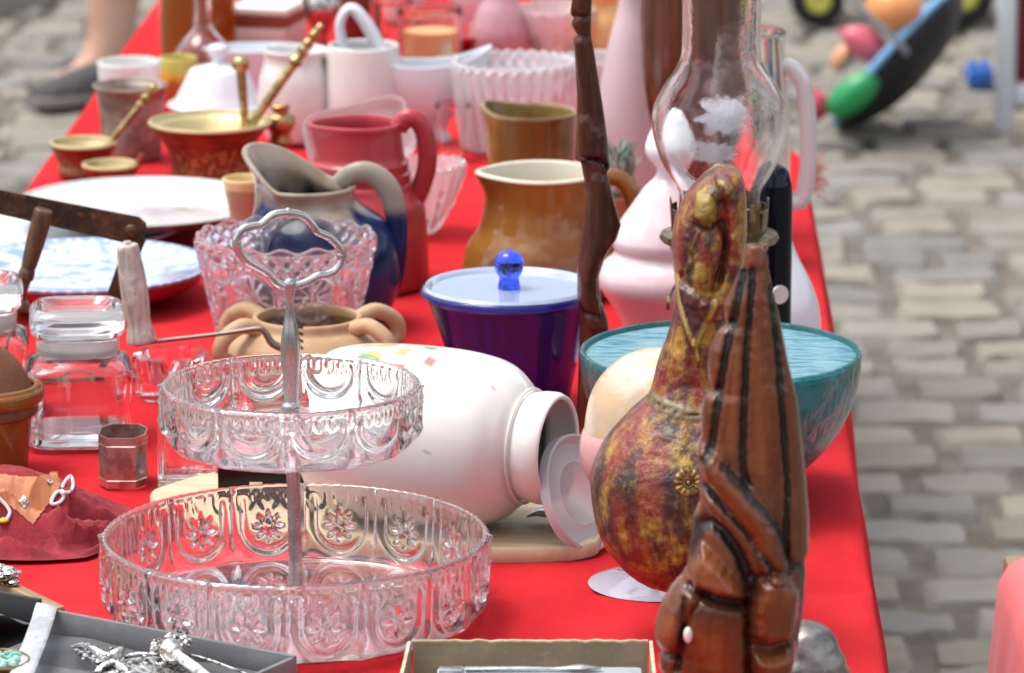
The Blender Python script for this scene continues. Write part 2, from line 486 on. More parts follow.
def relief_body(A, left, right, rel, ys, hd, nphi, ex=.9, rough_=.5):
    m = MB(); secs = []
    for y in ys:
        xl, xr = interp(left, y), interp(right, y); cx, hw = (xl + xr) / 2, (xr - xl) / 2
        D = interp(hd, y); row = []; cache = {}
        for k in range(nphi):
            a = 2 * pi * k / nphi
            ca, sa = cos(a), sin(a)
            X = cx + hw * math.copysign(abs(ca) ** ex, ca); dep = -D * math.copysign(abs(sa) ** ex, sa)
            kk = round(X, 3)
            if kk not in cache:
                jx = 1.3 * mnoise.noise(Vector((X * .18, y * .12, 3))) + .6 * mnoise.noise(Vector((X * .6, y * .45, 8))); jy = 1.3 * mnoise.noise(Vector((X * .18, y * .12, 30)))
                h_, c_2, a_2 = rel(X + jx, y + jy); h_ += rough_ * (mnoise.noise(Vector((X * .13, y * .11, 5))) + .5 * mnoise.noise(Vector((X * .4, y * .33, 5))))
                cache[kk] = (h_, c_2, a_2)
            h, c, al = cache[kk]
            wgt = min(1, abs(sa) * 1.6)
            sc = A.r(1, y)
            off = h * wgt
            p = A.P(X, y); 
            P_ = Vector((p.x + off * ca * sc * .25, dep * sc - off * sc * (1 if sa >= 0 else -1), p.z))
            if c is not None: m.c[len(m.v) + len(row)] = (*c, al)
            row.append(P_)
        b = len(m.v); m.v += row; secs.append(list(range(b, b + nphi)))
    for a, b in zip(secs, secs[1:]): m.bridge(a, b)
    m.f.append(tuple(secs[0][::-1])); m.f.append(tuple(secs[-1]))
    return m

# ------------------------------------------------------------------ carved wooden head
A = Ax(742, 800)
BLK = (.020, .014, .012)
W1 = (.30, .11, .05)
rel = Relief()
rel.add('groove', [(752, 268), (748, 320), (744, 370), (741, 452), (746, 476)], 4.2, 5, BLK, 5)
rel.add('groove', [(770, 285), (776, 340), (780, 390), (784, 449), (786, 483), (784, 526), (786, 553)], 3.8, 5, BLK, 4.4)
rel.add('groove', [(743, 270), (734, 312), (727, 338), (718, 387), (710, 440), (700, 456)], 4.5, 6, BLK, 5)
for q in ([(762, 300), (763, 380), (765, 450), (768, 490)], [(733, 350), (728, 400), (722, 440)], [(797, 440), (799, 500), (798, 545)], [(771, 400), (774, 450), (777, 500)]):
    rel.add('groove', q, 1.1, .5, (.1, .035, .015), 1.0, .6)
rel.add('groove', [(725, 322), (733, 318)], 3, 3, BLK, 2, .7)
rel.add('groove', [(711, 389), (719, 384)], 3, 3, BLK, 2, .7)
# brim bands
rel.add('ridge', [(696, 452), (718, 468), (742, 494), (762, 520), (774, 556)], 14, 18)
rel.add('groove', [(722, 456), (749, 486), (772, 513), (783, 545)], 3.2, 3, BLK, 4.2)
rel.add('groove', [(700, 478), (726, 500), (749, 526), (767, 553)], 3, 3, BLK, 3.6)
rel.add('ridge', [(702, 492), (720, 502), (740, 524), (757, 556)], 9, 11)
rel.add('groove', [(691, 546), (695, 524), (707, 515), (722, 522), (738, 545), (750, 578)], 7, 8, BLK, 9)
rel.add('poly', [(701, 534), (688, 563), (693, 577), (716, 584), (747, 587), (723, 556)], 9, 17)
rel.add('groove', [(689, 579), (716, 590), (748, 593)], 5.5, 13, BLK, 5, .9)
rel.add('groove', [(684, 590), (682, 612), (680, 640), (676, 662)], 4, 7, (.03, .012, .008), 4, .85)
rel.add('ridge', [(688, 582), (672, 608), (664, 634)], 13, 9)
rel.add('groove', [(657, 645), (668, 648), (678, 652)], 3, 5, (.03, .012, .008), 3, .8)
rel.add('groove', [(658, 668), (674, 671)], 2, 3, (.03, .012, .008), 2, .8)
rel.add('ridge', [(716, 612), (718, 655)], 27, 6)
# ear
rel.add('poly', [(756, 566), (770, 561), (788, 567), (797, 585), (795, 612), (789, 632), (762, 633), (748, 622), (749, 588)], 12, 22)
rel.add('poly', [(748, 638), (768, 642), (793, 636), (796, 650), (790, 676), (770, 688), (752, 672)], 10, 21)
rel.add('groove', [(747, 632), (768, 637), (794, 631)], 2.6, 3, (.16, .09, .06), 3, .4)
rel.add('groove', [(746, 580), (746, 625), (747, 668)], 3.6, 8, BLK, 3.4, .85)
rel.add('groove', [(750, 566), (768, 557), (790, 563)], 3, 5, BLK, 2.6, .7)
rel.add('groove', [(784, 556), (797, 559), (812, 560)], 5, 4, BLK, 6)
rel.add('groove', [(803, 566), (803, 600), (800, 630), (794, 665)], 5, 3, BLK, 5.5)
SHADE = (.045, .016, .008); HILITE = (.32, .105, .034)  # painted shading: dark strokes in recesses, light strokes on raised centres
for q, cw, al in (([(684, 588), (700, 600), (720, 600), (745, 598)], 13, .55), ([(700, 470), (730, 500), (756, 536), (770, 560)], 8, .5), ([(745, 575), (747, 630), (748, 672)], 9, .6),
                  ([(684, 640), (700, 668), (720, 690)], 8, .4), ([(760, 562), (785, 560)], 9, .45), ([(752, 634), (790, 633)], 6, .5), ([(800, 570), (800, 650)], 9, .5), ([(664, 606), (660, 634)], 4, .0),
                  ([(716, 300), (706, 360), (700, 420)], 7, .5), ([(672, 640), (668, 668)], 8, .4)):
    rel.add('shading', q, 1, 0, SHADE, cw, al)
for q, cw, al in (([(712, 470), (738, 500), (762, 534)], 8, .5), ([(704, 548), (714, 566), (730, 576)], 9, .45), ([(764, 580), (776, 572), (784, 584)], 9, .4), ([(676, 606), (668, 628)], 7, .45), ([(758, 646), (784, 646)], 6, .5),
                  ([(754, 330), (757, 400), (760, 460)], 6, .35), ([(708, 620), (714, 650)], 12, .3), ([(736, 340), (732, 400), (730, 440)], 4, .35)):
    rel.add('shading', q, 1, 0, HILITE, cw, al)
left = [(246, 748), (252, 745), (265, 743), (268, 740), (285, 733), (304, 724), (316, 725), (323, 728), (331, 718), (348, 710), (365, 708), (378, 709), (389, 713), (396, 705), (410, 701), (436, 701), (450, 696), (458, 698), (500, 700), (516, 694), (549, 690), (566, 687), (576, 682), (588, 671), (602, 662), (622, 655), (636, 655), (643, 658), (650, 663), (656, 659), (666, 659), (671, 663), (678, 661), (690, 668), (702, 676), (712, 700), (725, 712), (745, 712), (760, 700), (800, 698)]
right = [(246, 762), (250, 766), (258, 768), (268, 768), (290, 773), (315, 779), (361, 788), (397, 797), (449, 803), (480, 806), (516, 809), (549, 809), (554, 806), (562, 805), (570, 806), (600, 804), (630, 800), (649, 797), (673, 790), (700, 782), (725, 774), (745, 774), (760, 784), (800, 786)]
hd = [(246, 8), (262, 12), (300, 20), (400, 34), (500, 42), (560, 44), (640, 42), (700, 36), (730, 30), (745, 30), (762, 40), (800, 42)]
ys = [246, 247.5] + [250 + i * 1.5 for i in range(int((800 - 250) / 1.5) + 1)]
ys[-1] = 800
T = thing('carved_head', 'reddish brown carved wooden head with tall ridged headdress, in profile, nearest the viewer', 'carving', A.o)
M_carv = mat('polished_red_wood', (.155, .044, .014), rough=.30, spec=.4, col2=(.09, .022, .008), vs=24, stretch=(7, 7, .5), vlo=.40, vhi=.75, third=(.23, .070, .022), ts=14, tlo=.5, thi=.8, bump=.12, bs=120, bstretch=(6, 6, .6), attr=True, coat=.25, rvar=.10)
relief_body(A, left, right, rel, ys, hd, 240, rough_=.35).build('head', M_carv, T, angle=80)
pe = A.P(686.5, 623); M_bone = mat('bone_inlay', (.75, .72, .66), rough=.3)
for sg in (-1, 1): MB().ball((pe.x, sg * A.r(41, 623), pe.z), .0046, 16, (.62, .55, 1.15)).build('eye_inlay', M_bone, T)


# ------------------------------------------------------------------ gourd bird
A = Ax(692, 640)
GOLD = (.50, .38, .06); PUR = (.06, .028, .03)
rel = Relief()
rel.add('ridge', [(676, 255), (684, 225), (700, 192), (716, 178)], 14, 9)
rel.add('ridge', [(730, 172), (738, 200), (738, 240), (730, 285), (712, 300)], 15, 14)
rel.add('poly', [(697, 186), (710, 186), (716, 198), (714, 212), (702, 217), (694, 208)], 7, 12, GOLD, None, .45)
rel.add('groove', [(694, 216), (706, 220), (716, 215)], 2.6, 3, (.02, .01, .012), 2.6, .9)
rel.add('ridge', [(708, 232), (700, 262), (694, 284)], 15, 10)
rel.add('ridge', [(699, 258), (698, 268)], 7, 2.5, GOLD, 7, .5)
rel.add('groove', [(720, 215), (724, 240), (716, 272)], 4, 7, PUR, 3, .7)
rel.add('poly', [(676, 272), (711, 290), (703, 312), (693, 338), (684, 318)], 6, 10, PUR, None, .7)
rel.add('ridge', [(677, 270), (681, 300), (692, 334)], 4.4, 6, GOLD, 3, .9)
rel.add('ridge', [(712, 290), (704, 312), (694, 336)], 4.4, 6, GOLD, 3, .9)
rel.add('ridge', [(694, 338), (697, 352)], 2.2, 2, GOLD, 2, .8)
rel.add('ridge', [(650, 391), (672, 397), (700, 400), (745, 396)], 3.4, 3.2, (.16, .13, .05), 4, .85)
rel.add('ridge', [(646, 397), (672, 403), (700, 406), (745, 402)], 2.2, 2, (.12, .09, .04), 3, .8)
rel.add('ridge', [(598, 462), (594, 490), (601, 530)], 4, 3, (.03, .015, .012), 4, .6)
rel.add('ridge', [(640, 402), (612, 428), (599, 460)], 3, 2.2, (.05, .02, .02), 3, .5)
left = [(167, 722), (169, 715), (175, 705), (184, 696), (198, 685), (219, 675), (246, 672), (270, 674), (290, 675), (326, 670), (360, 658), (388, 651), (398, 645), (410, 631), (425, 617), (440, 605), (452, 598), (466, 592), (479, 590), (495, 591), (510, 593), (528, 597), (541, 602), (555, 611), (566, 621), (577, 634), (584, 648), (588, 664), (592, 672), (600, 676), (620, 676), (630, 668), (640, 664)]
right = [(167, 730), (169, 735), (175, 741), (184, 744), (198, 746), (219, 746), (255, 744), (290, 738), (326, 728), (360, 730), (388, 736), (398, 742), (410, 752), (425, 764), (440, 775), (452, 781), (466, 786), (479, 788), (510, 787), (541, 778), (566, 760), (577, 748), (584, 735), (588, 722), (592, 714), (600, 711), (620, 711), (630, 720), (640, 724)]
hd = [(167, 6), (170, 18), (180, 30), (200, 38), (250, 42), (300, 34), (360, 34), (388, 38), (425, 66), (460, 88), (500, 92), (541, 80), (566, 62), (584, 38), (592, 24), (620, 20), (640, 28)]
left = [(a, b) for a, b in left]; 
ys = [167, 168] + [169 + i * 2 for i in range(236)]; ys[-1] = 640
T = thing('bird_ornament', 'mottled red and gold gourd shaped bird with long neck and drooping beak', 'ornament', A.o)
M_bird = mat('mottled_lacquer', (.045, .018, .016), rough=.36, col2=(.21, .025, .018), vs=26, vlo=.40, vhi=.60, stretch=(1.5, 1.5, .7), third=(.47, .29, .035), ts=62, tst=(1.2, 1.2, .7), tlo=.44, thi=.72, bump=1, bs=130, dist=.0022, attr=True, coat=.2, rvar=.12)
sm_l = cat(left, 3); sm_r = cat(right, 3)
relief_body(A, sm_l, sm_r, rel, ys, cat(hd, 3), 150, ex=1.0, rough_=1.6).build('body', M_bird, T, angle=80)
md = MB(); R = A.r(14, 460)
def medal(th, r, z, i):
    q = r / R
    return (r * (1 + .05 * cos(12 * th) * (q > .6)), z + .0012 * (.5 + .5 * cos(12 * th)) * sst(.35, .7, q) * sst(1.02, .8, q))
pf = [(0, .0042), (R * .08, .0044), (R * .16, .0034), (R * .22, .0024), (R * .28, .0036), (R * .36, .0038), (R * .42, .0024)] + [(R * k / 20, .0030) for k in range(9, 20)] + [(R, .0022), (R * 1.02, -.004)]
pm = A.P(685, 459)
nx = -.08
md.lathe(pf, 96, medal, M=Matrix.Translation((pm.x, -A.r(88, 459) - .0008, pm.z)) @ Matrix.Rotation(radians(90), 4, 'X') @ Matrix.Rotation(radians(-6), 4, 'X'))
md.build('medallion', mat('gilt_flower', (.36, .24, .09), rough=.4, metal=.6, col2=(.16, .10, .04), vs=200), T)

# ------------------------------------------------------------------ generic vessel maker
def vessel(A, pts, t, seg=64, sm=6, tb=None, fn=None, colfn=None, smooth=True):
    pr = A.prof(pts)
    if smooth: pr = cat(pr, sm)
    pr = [(max(r, 0), z) for r, z in pr]
    return MB().lathe(shell(pr, t, tb), seg, fn, colfn=colfn)
def solo(name, mb, m, A, label, catg, angle=38, group=None):
    o = mb.build(name, m, None, loc=A.o, angle=angle); return tag(o, label, catg, group)

# --- turquoise bowl
A = Ax(719, 500)
T = thing('glass_bowl', 'large turquoise rippled glass bowl behind the bird ornament', 'bowl', A.o)
Rr = 141; pts = [(40, 500), (60, 497)]
for k in range(1, 15):
    a = radians(26 + k * (90 - 26) / 14); pts.append((Rr * sin(a), 493 - (493 - 352) * (1 - cos(a)) ** 1.0 ))
M_turq = mat('turquoise_glass', (.05, .52, .62), rough=.03, trans=.82, ior=1.5, bump=1, bs=48, bstretch=(1, 1, .6), dist=.008, col2=(.03, .34, .28), vs=16, vlo=.35, vhi=.65)
vessel(A, pts, .0045, 96, 3, fn=lambda th, r, z, i: (r + .0006 * mnoise.noise(Vector((cos(th) * 9, sin(th) * 9, z * 90))), z)).build('bowl', M_turq, T)
R = A.r(136, 352); zt = A.h(354)
lid = MB(); nn = 28
def lidfn(th, r, z, i):
    x, y = r * cos(th), r * sin(th)
    w = mnoise.noise(Vector((x * 25, y * 120, 3))) + .5 * mnoise.noise(Vector((x * 70, y * 260, 7)))
    return (r, z + (.0011 * w * sst(1, .93, r / R) if i > 1 else 0))
lid.lathe([(0, zt - .004), (R, zt - .004)] + [(R * (nn - k) / nn, zt - (.0005 if k == 0 else 0)) for k in range(nn)] + [(0, zt)], 96, lidfn)
lid.build('rippled_disc', mat('sky_reflection_ripple_glass', (.34, .62, .72), rough=.10, trans=.35, col2=(.10, .36, .50), vs=34, stretch=(1, 4.5, 1), vlo=.45, vhi=.62, bump=1, bs=45, bstretch=(1, 5, 1), dist=.006), T, angle=80)  # disc added across the mouth, sky reflection put into its pale streaks

# --- footed shell goblet
A = Ax(655, 584)
T = thing('goblet', 'cream and pink marbled shell goblet on lavender glass foot, left of the bird ornament', 'goblet', A.o)
MB().lathe(cat(A.prof([(0.01, 584), (62, 583.5), (61, 581), (40, 577), (16, 570), (6, 558), (6, 535), (12, 520), (20, 514), (0.01, 512)]), 5), 64).build('foot', mat('lavender_opal_glass', (.62, .58, .70), rough=.08, trans=.35, coat=.4), T)
def shellfn(th, r, z, i): return (r * (1 + .02 * sin(th * 2 + z * 60)), z)
MB().lathe(cat(A.prof([(0.01, 516), (30, 510), (60, 486), (71, 452), (70, 420), (62, 388), (43, 364), (20, 352), (0.01, 349)]), 8), 64, shellfn).build('shell', mat('marbled_shell', (.52, .41, .28), rough=.3, col2=(.60, .52, .40), vs=34, third=(.58, .40, .24), ts=16, tst=(1, 1, 2.5), tlo=.52, thi=.60, coat=.3), T)
MB().lathe(cat(A.prof([(50, 492), (70, 475), (77, 452), (74, 432), (66, 430), (50, 492)]), 6), 64).build('pink_band', mat('pink_opal', (.78, .42, .42), rough=.2, trans=.2), T)

# --- wooden board
bp = [(150, 494), (168, 484), (240, 468), (420, 462), (560, 480), (604, 512), (602, 536), (585, 545), (540, 549), (480, 549), (420, 547), (250, 528), (170, 508)]
P = [at(x, y, TZ + .011) for x, y in bp]; c0 = Vector((P[0].x * .5 + P[5].x * .5, P[8].y, TZ))
c0 = sum(P, Vector()) / len(P); c0.z = TZ
b = MB(); b.prism(cat([(p.x - c0.x, p.y - c0.y) for p in P], 4, True), 0, .011, bev=.008)
M_board = mat('pale_board_wood', (.62, .50, .33), rough=.6, col2=(.52, .40, .25), vs=18, stretch=(1, 8, 1), bump=.2, bs=60)
o = b.build('serving_board', M_board, loc=c0); tag(o, 'flat pale wooden board lying under the white jar', 'board')
BZ = TZ + .011

# --- black box on the board
A = Ax(277, 503, BZ)
T = thing('black_box', 'black lacquered box on the pale board, behind the cake stand', 'box', A.o)
w = A.r(118, 500)
MB().box((0, .03, .024), (w, .06, .048), bev=.002).build('box_body', mat('black_lacquer', (.006, .006, .007), rough=.2, spec=.3), T)
MB().box((0, .03, .0525), (w * 1.03, .062, .008), bev=.002).build('lid', mat('black_lacquer_lid', (.012, .012, .013), rough=.12, coat=.4), T)
p = A.P(256, 484)
MB().box((p.x, -.0006, .012), (.010, .0012, .010), bev=.0004).build('label_plate', mat('cream_label', (.66, .58, .38), rough=.4), T)

# --- lying white jar
A = Ax(556, 536, BZ)
yaw = radians(-24)
T = thing('white_jar', 'big white ceramic jar lying on its side with open mouth facing right', 'jar', A.o)
jr = .068
prof = cat([(.040, .0), (.056, .004), (.064, .018), (.069, .05), (.0705, .09), (.069, .125), (.0635, .150), (.052, .165), (.044, .171)], 7) + [(.0415, .174), (.043, .178), (.0445, .186), (.0445, .194), (.043, .197)]
prof = [(r * .965, z) for r, z in prof]
pr = shell(prof, .0045)
def jcol(th, r, z, i):
    if i > len(prof) - 3: return None
    x = th * .07; n = mnoise.noise(Vector((x * 60, z * 60, 1)))
    d = abs(((th - radians(196)) + pi) % (2 * pi) - pi) * .07
    if mnoise.noise(Vector((x * 170, z * 170, 4))) > .66: return (.30, .24, .18, .6)
    k = exp(-((z - .07) / .035) ** 2 - (d / .03) ** 2)
    if k > .3 and n > .05:
        q = mnoise.noise(Vector((x * 25, z * 25, 9)))
        c = (.50, .36, .04) if q > .15 else ((.12, .28, .08) if q > -.12 else (.50, .10, .08))
        return (*c, min(1, (n - .05) * 8) * .95)
M = Matrix.Rotation(yaw, 4, 'Z') @ Matrix.Rotation(radians(90), 4, 'Y')
M = Matrix.Translation((0, 0, jr)) @ M @ Matrix.Translation((0, 0, -.197))
MB().lathe(pr, 160, M=M, colfn=jcol).build('jar_body', mat('white_ceramic', (.77, .755, .73), rough=.16, col2=(.73, .71, .68), vs=10, attr=True, coat=.4), T, angle=60)
k_ = MB(); k_.tube([M @ Vector((.0435 * cos(a), .0435 * sin(a), .1745)) for a in [2 * pi * i / 40 for i in range(40)]], .0012, 8, 2, closed=True)
k_.build('neck_ring', mat('neck_glaze', (.70, .66, .60), rough=.2), T)

# --- plastic lid leaning on the jar's mouth
c = at(574, 487, TZ); 
Y = at(590, 546).y + .006
A = Ax(592, 549)
R = A.r(60, 500)
prof = [(0, .0015), (R * .5, .0013), (R * .54, .0022), (R * .6, .0012), (R * .86, .0012), (R * .9, .004), (R * .96, .0062), (R, .0055), (R, -.002), (R * .97, -.003), (R * .9, -.0005), (0, -.0005)]
cc = A.P(577, 487)
ax = Vector((.80, -.50, .34)).normalized()
q = Vector((0, 0, 1)).rotation_difference(ax).to_matrix().to_4x4()
m = MB().lathe(prof, 72, M=Matrix.Translation(cc) @ q)
mz = min(v.z for v in m.v); 
for v in m.v: v.z -= mz
solo('plastic_lid', m, mat('frosted_plastic', (.86, .86, .88), rough=.3, trans=.5, ior=1.3), A, 'round translucent plastic lid leaning upright by the white jar mouth', 'lid')

# --- metal spoon by the jar's neck
A = Ax(552, 523, BZ)
m = MB()
m.tube([(-.018, .0, .006), (-.008, -.004, .010), (.006, -.008, .009), (.020, -.012, .0055)], [.004, .009, .011, .004], 16, 6, flat=.35)
m.tube([(.018, -.012, .006), (.045, -.004, .004), (.10, .03, .004)], [.0035, .003, .004], 10, 5, flat=.5)
solo('metal_spoon', m, M_steel, A, 'dark metal spoon tucked under the neck of the white jar', 'spoon')

# --- blue canister
A = Ax(516, 408)
T = thing('blue_canister', 'cobalt blue glass canister with round knobbed lid, behind the white jar', 'canister', A.o)
M_blue = mat('cobalt_glass', (.13, .17, .66), rough=.02, trans=.95, col2=(.16, .10, .45), vs=5)
m = vessel(A, [(50, 408), (54, 400), (62, 370), (72, 330), (80, 304), (83, 297)], .003, 72, 4)
for v in m.v: v.x += (v.z) * -.06
m.build('canister', M_blue, T)
zr = A.h(296); R = A.r(86, 292); xo = -zr * .06
lid = MB().lathe([(0, zr), (R * .9, zr), (R * .92, zr - .0005), (R * .96, zr), (R * .985, zr + .001), (R, zr + .004), (R, zr + .008), (R * .97, zr + .0105), (R * .93, zr + .0095), (R * .90, zr + .0065), (R * .6, zr + .006), (R * .2, zr + .0065), (0, zr + .0065)], 80)
lid.build('lid', mat('sky_reflection_lid_glass', (.60, .72, .94), rough=.05, trans=.45, coat=.8), T, loc=(xo, 0, 0))  # pale reflection of the sky put into the lid colour
kn = MB().lathe(cat([(.0001, zr + .0065), (.0088, zr + .0066), (.0094, zr + .010), (.0085, zr + .0145), (.0088, zr + .017), (.0118, zr + .022), (.0128, zr + .0285), (.0108, zr + .035), (.006, zr + .039), (.0001, zr + .040)], 5), 40)
kn.build('knob', glass('deep_cobalt', (.06, .12, .85)), T, loc=(xo, 0, 0))
rm = MB(); rm.tube([(R * .985 * cos(a), R * .985 * sin(a), zr + .0045) for a in [2 * pi * i / 64 for i in range(64)]], .0036, 10, 1, closed=True, smooth=False)
rm.build('rim', glass('cobalt_rim', (.08, .10, .60)), T, loc=(xo, 0, 0))

# --- tan pot with four lugs
A = Ax(308, 382)
T = thing('lugged_pot', 'small sandy unglazed clay pot with four loop handles, behind the cake stand', 'pot', A.o)
M_tan = mat('sandy_clay', (.50, .33, .19), rough=.65, col2=(.42, .26, .14), vs=20, third=(.58, .42, .28), ts=150, tlo=.5, thi=.8, bump=.3, bs=300)
vessel(A, [(50, 382), (68, 375), (80, 358), (78, 342), (66, 330), (57, 325), (55, 318)], .005, 64, 5).build('pot_body', M_tan, T)
sc = A.r(1, 340)
for ang in (25, -32, 148, 212):
    a = radians(ang); d = Vector((cos(a), sin(a), 0)); z0 = A.h(322); z1 = A.h(352)
    m = MB(); m.tube([d * 54 * sc + Vector((0, 0, z0 - .002)), d * 74 * sc + Vector((0, 0, z0 + .004)), d * 95 * sc + Vector((0, 0, z0 - .006)), d * 98 * sc + Vector((0, 0, z1 + .006)), d * 80 * sc + Vector((0, 0, z1 - .004))], [.0075, .007, .007, .007, .008], 14, 6)
    m.build('handle', M_tan, T)

# --- cut crystal vase
A = Ax(287, 356)
zr = A.h(234)
def crys(th, r, z, i, n=8, H=zr):
    if i >= 5 * 18 - 2 or i < 6: 
        return (r, z + (.002 * cos(th * n * 2) if z > H * .97 else 0))
    k = th * n / (2 * pi); u = (k - math.floor(k)) * 2 - 1; X = u * pi * r / n
    d = 0
    for zc, ro in ((H * .60, .027), (H * .12, .010)):
        rho = sqrt(X * X + (z - zc) ** 2)
        if rho < ro: 
            d += .0030 * exp(-((rho - ro * .85) / .0024) ** 2) - .0035 * exp(-(rho / (ro * .55)) ** 2)
            ph = atan2(z - zc, X)
            if big_hob and rho < ro * .7: d += .0008 * cos(12 * ph)
            break
    else:
        g = .0085
        a_, b_ = (X + z) / g, (X - z) / g
        d += .0032 * (abs(sin(a_ * 1.6)) + abs(sin(b_ * 1.6)) - 1)
    return (r + d, z + (.002 * cos(th * n * 2) if z > H * .97 else 0))
big_hob = True
pts = cat(A.prof([(60, 356), (64, 350), (71, 318), (79, 285), (86, 255), (90, 236)]), 18)
sh = shell(pts, .005, .008)
MB().lathe(sh, 480, crys).build('crystal_vase', mat('reflected_pink_crystal', (.97, .88, .92), rough=.02, trans=.92, ior=1.56), None, loc=A.o, angle=30)  # pink of the reflected red cloth put into the glass colour
o = COL.objects[-1]; tag(o, 'heavy cut crystal vase with pink reflection tint, in front of the blue pitcher', 'vase')

# --- blue and grey pitcher
A = Ax(318, 325)
T = thing('blue_pitcher', 'stoneware pitcher with grey brown neck and dark blue glazed body', 'pitcher', A.o)
z_rim = A.h(187); z_neck = A.h(212)
def pfn(th, r, z, i):
    k = sst(z_neck * .92, z_rim, z)
    s = max(0, cos(th - radians(150)))
    x = r * (1 + .34 * k * s ** 3); zz = z + k * (.033 * s ** 1.4)
    return (x * cos(th) - .010 * k, x * sin(th), zz)
def pcol(th, r, z, i):
    n = mnoise.noise(Vector((cos(th) * 3, sin(th) * 3, z * 20))) * .014
    k = sst(z_neck - .002 + n, z_neck + .010 + n, z)
    q = .5 + .8 * mnoise.noise(Vector((cos(th) * 2, sin(th) * 2, z * 60)))
    return (.24 + .12 * q, .175 + .12 * q, .12 + .12 * q, k)
M_pit = mat('blue_glaze', (.005, .009, .040), rough=.07, col2=(.014, .028, .10), vs=12, attr=True, spec=.25)
pts = [(55, 325), (68, 318), (82, 285), (82, 252), (72, 226), (54, 208), (47, 198), (51, 187)]
vessel(A, pts, .005, 96, 6, fn=pfn, colfn=pcol).build('pitcher_body', M_pit, T, angle=70)
hp = [(338, 184), (352, 174), (370, 173), (388, 188), (396, 215), (397, 250), (390, 290), (372, 312)]
m = MB().tube([A.P(x, y) for x, y in hp], [A.r(q, 220) for q in (7, 8, 8.5, 9, 8.5, 8, 7.5, 8)], 16, 6, flat=1.3)
for i, v in enumerate(m.v):
    k = sst(A.h(218), A.h(204), v.z); m.c[i] = (.30, .27, .22, k)
m.build('handle', M_pit, T)

# --- red pitcher
A = Ax(361, 283)
T = thing('red_pitcher', 'tall dusty red ceramic pitcher with stepped body and thick handle', 'pitcher', A.o)
M_rp = mat('red_glaze', (.42, .035, .045), rough=.32, col2=(.36, .028, .038), vs=10, coat=.2)
zr = A.h(124)
def rfn(th, r, z, i):
    k = sst(zr * .72, zr, z); s = max(0, cos(th - radians(185)))
    x = r * (1 + .25 * k * s ** 5)
    return (x * cos(th), x * sin(th), z)
vessel(A, [(66, 283), (68, 276), (67, 240), (65, 210), (62, 200), (55, 190), (53, 182), (50, 180), (51, 172), (48, 170), (49, 162), (45, 158), (43, 145), (42, 132), (43, 124)], .005, 80, 3, fn=rfn).build('pitcher_body', M_rp, T)
m = MB().tube([A.P(x, y) for x, y in [(398, 128), (406, 119), (418, 121), (426, 138), (427, 165), (420, 190), (412, 205)]], A.r(7.5, 150), 16, 6, flat=1.3)
m.build('handle', M_rp, T)

# --- brown jug
A = Ax(541, 292)
T = thing('brown_jug', 'glossy caramel brown jug with cream inside, behind the blue canister', 'jug', A.o)
zr = A.h(172)
def cream(nout):
    def f(th, r, z, i):
        return (.74, .68, .54, 1.0) if i >= nout else None
    return f
def jfn(th, r, z, i):
    k = sst(zr * .8, zr, z); s = max(0, cos(th - radians(200)))
    return (r * (1 + .16 * k * s ** 8) * cos(th), r * (1 + .16 * k * s ** 8) * sin(th), z + .003 * k * s ** 6)
pts = [(70, 292), (78, 285), (80, 268), (74, 245), (63, 228), (59, 214), (57, 200), (58, 182), (59, 173)]
M_bj = mat('caramel_glaze', (.26, .108, .020), rough=.10, col2=(.17, .066, .013), vs=8, attr=True, coat=.15)
n0 = (len(pts) - 1) * 6 + 1
m = vessel(A, pts, .005, 96, 6, fn=jfn, colfn=cream(n0))
m.build('jug_body', M_bj, T)
m = MB().tube([A.P(x, y, .0) for x, y in [(590, 192), (604, 178), (622, 180), (633, 200), (634, 230), (620, 255), (606, 262)]], [A.r(q, 200) for q in (8, 9, 9, 8.5, 8, 8, 8)], 14, 6)
m.build('handle', M_bj, T)

# --- olive pot
A = Ax(531, 212)
pts = [(40, 212), (43, 205), (44, 165), (45, 140), (46, 122), (47, 113)]
n0 = (len(pts) - 1) * 5 + 1
zr_ = A.h(113)
def ofn(th, r, z, i):
    k = sst(zr_ * .8, zr_, z); s = max(0, cos(th - radians(165))); return (r * (1 + .1 * k * s ** 4) * cos(th), r * (1 + .1 * k * s ** 4) * sin(th), z + .008 * k * s ** 4)
m = vessel(A, pts, .005, 64, 5, fn=ofn)
solo('olive_pot', m, mat('olive_glaze', (.16, .085, .02), rough=.14, col2=(.28, .19, .06), vs=9, coat=.4), A, 'olive brown glazed beaker with pale rim, directly behind the caramel jug', 'pot')

# --- slender carved figure
A = Ax(596, 430)
rel = Relief()
rel.add('ridge', [(580, 40), (588, 100), (597, 150)], 7, 4)
rel.add('poly', [(575, 118), (588, 112), (597, 128), (592, 158), (577, 158)], 6, 5)
rel.add('poly', [(594, 135), (606, 120), (610, 168), (600, 160)], 6, 4)
rel.add('groove', [(574, 14), (592, 16)], 2.5, 4); rel.add('groove', [(576, 37), (592, 34)], 2, 3)
rel.add('groove', [(578, 160), (596, 156), (609, 168)], 2.5, 4, (.01, .006, .005), 3, .8)
rel.add('ridge', [(598, 180), (596, 230), (588, 280), (594, 320)], 9, 4)
rel.add('groove', [(577, 305), (598, 311), (618, 300)], 2.5, 3, (.01, .006, .005), 3, .8)
left = [(-40, 578), (-20, 572), (0, 572), (14, 570), (17, 574), (24, 571), (36, 578), (38, 573), (60, 575), (100, 577), (130, 576), (158, 575), (163, 581), (190, 586), (220, 583), (240, 580), (270, 577), (300, 577), (310, 580), (350, 579), (405, 577), (430, 576)]
right = [(-40, 590), (-20, 594), (0, 592), (20, 591), (36, 591), (50, 594), (75, 598), (100, 602), (140, 608), (168, 610), (172, 607), (200, 614), (225, 621), (238, 617), (256, 605), (275, 599), (300, 601), (318, 607), (350, 612), (430, 616)]
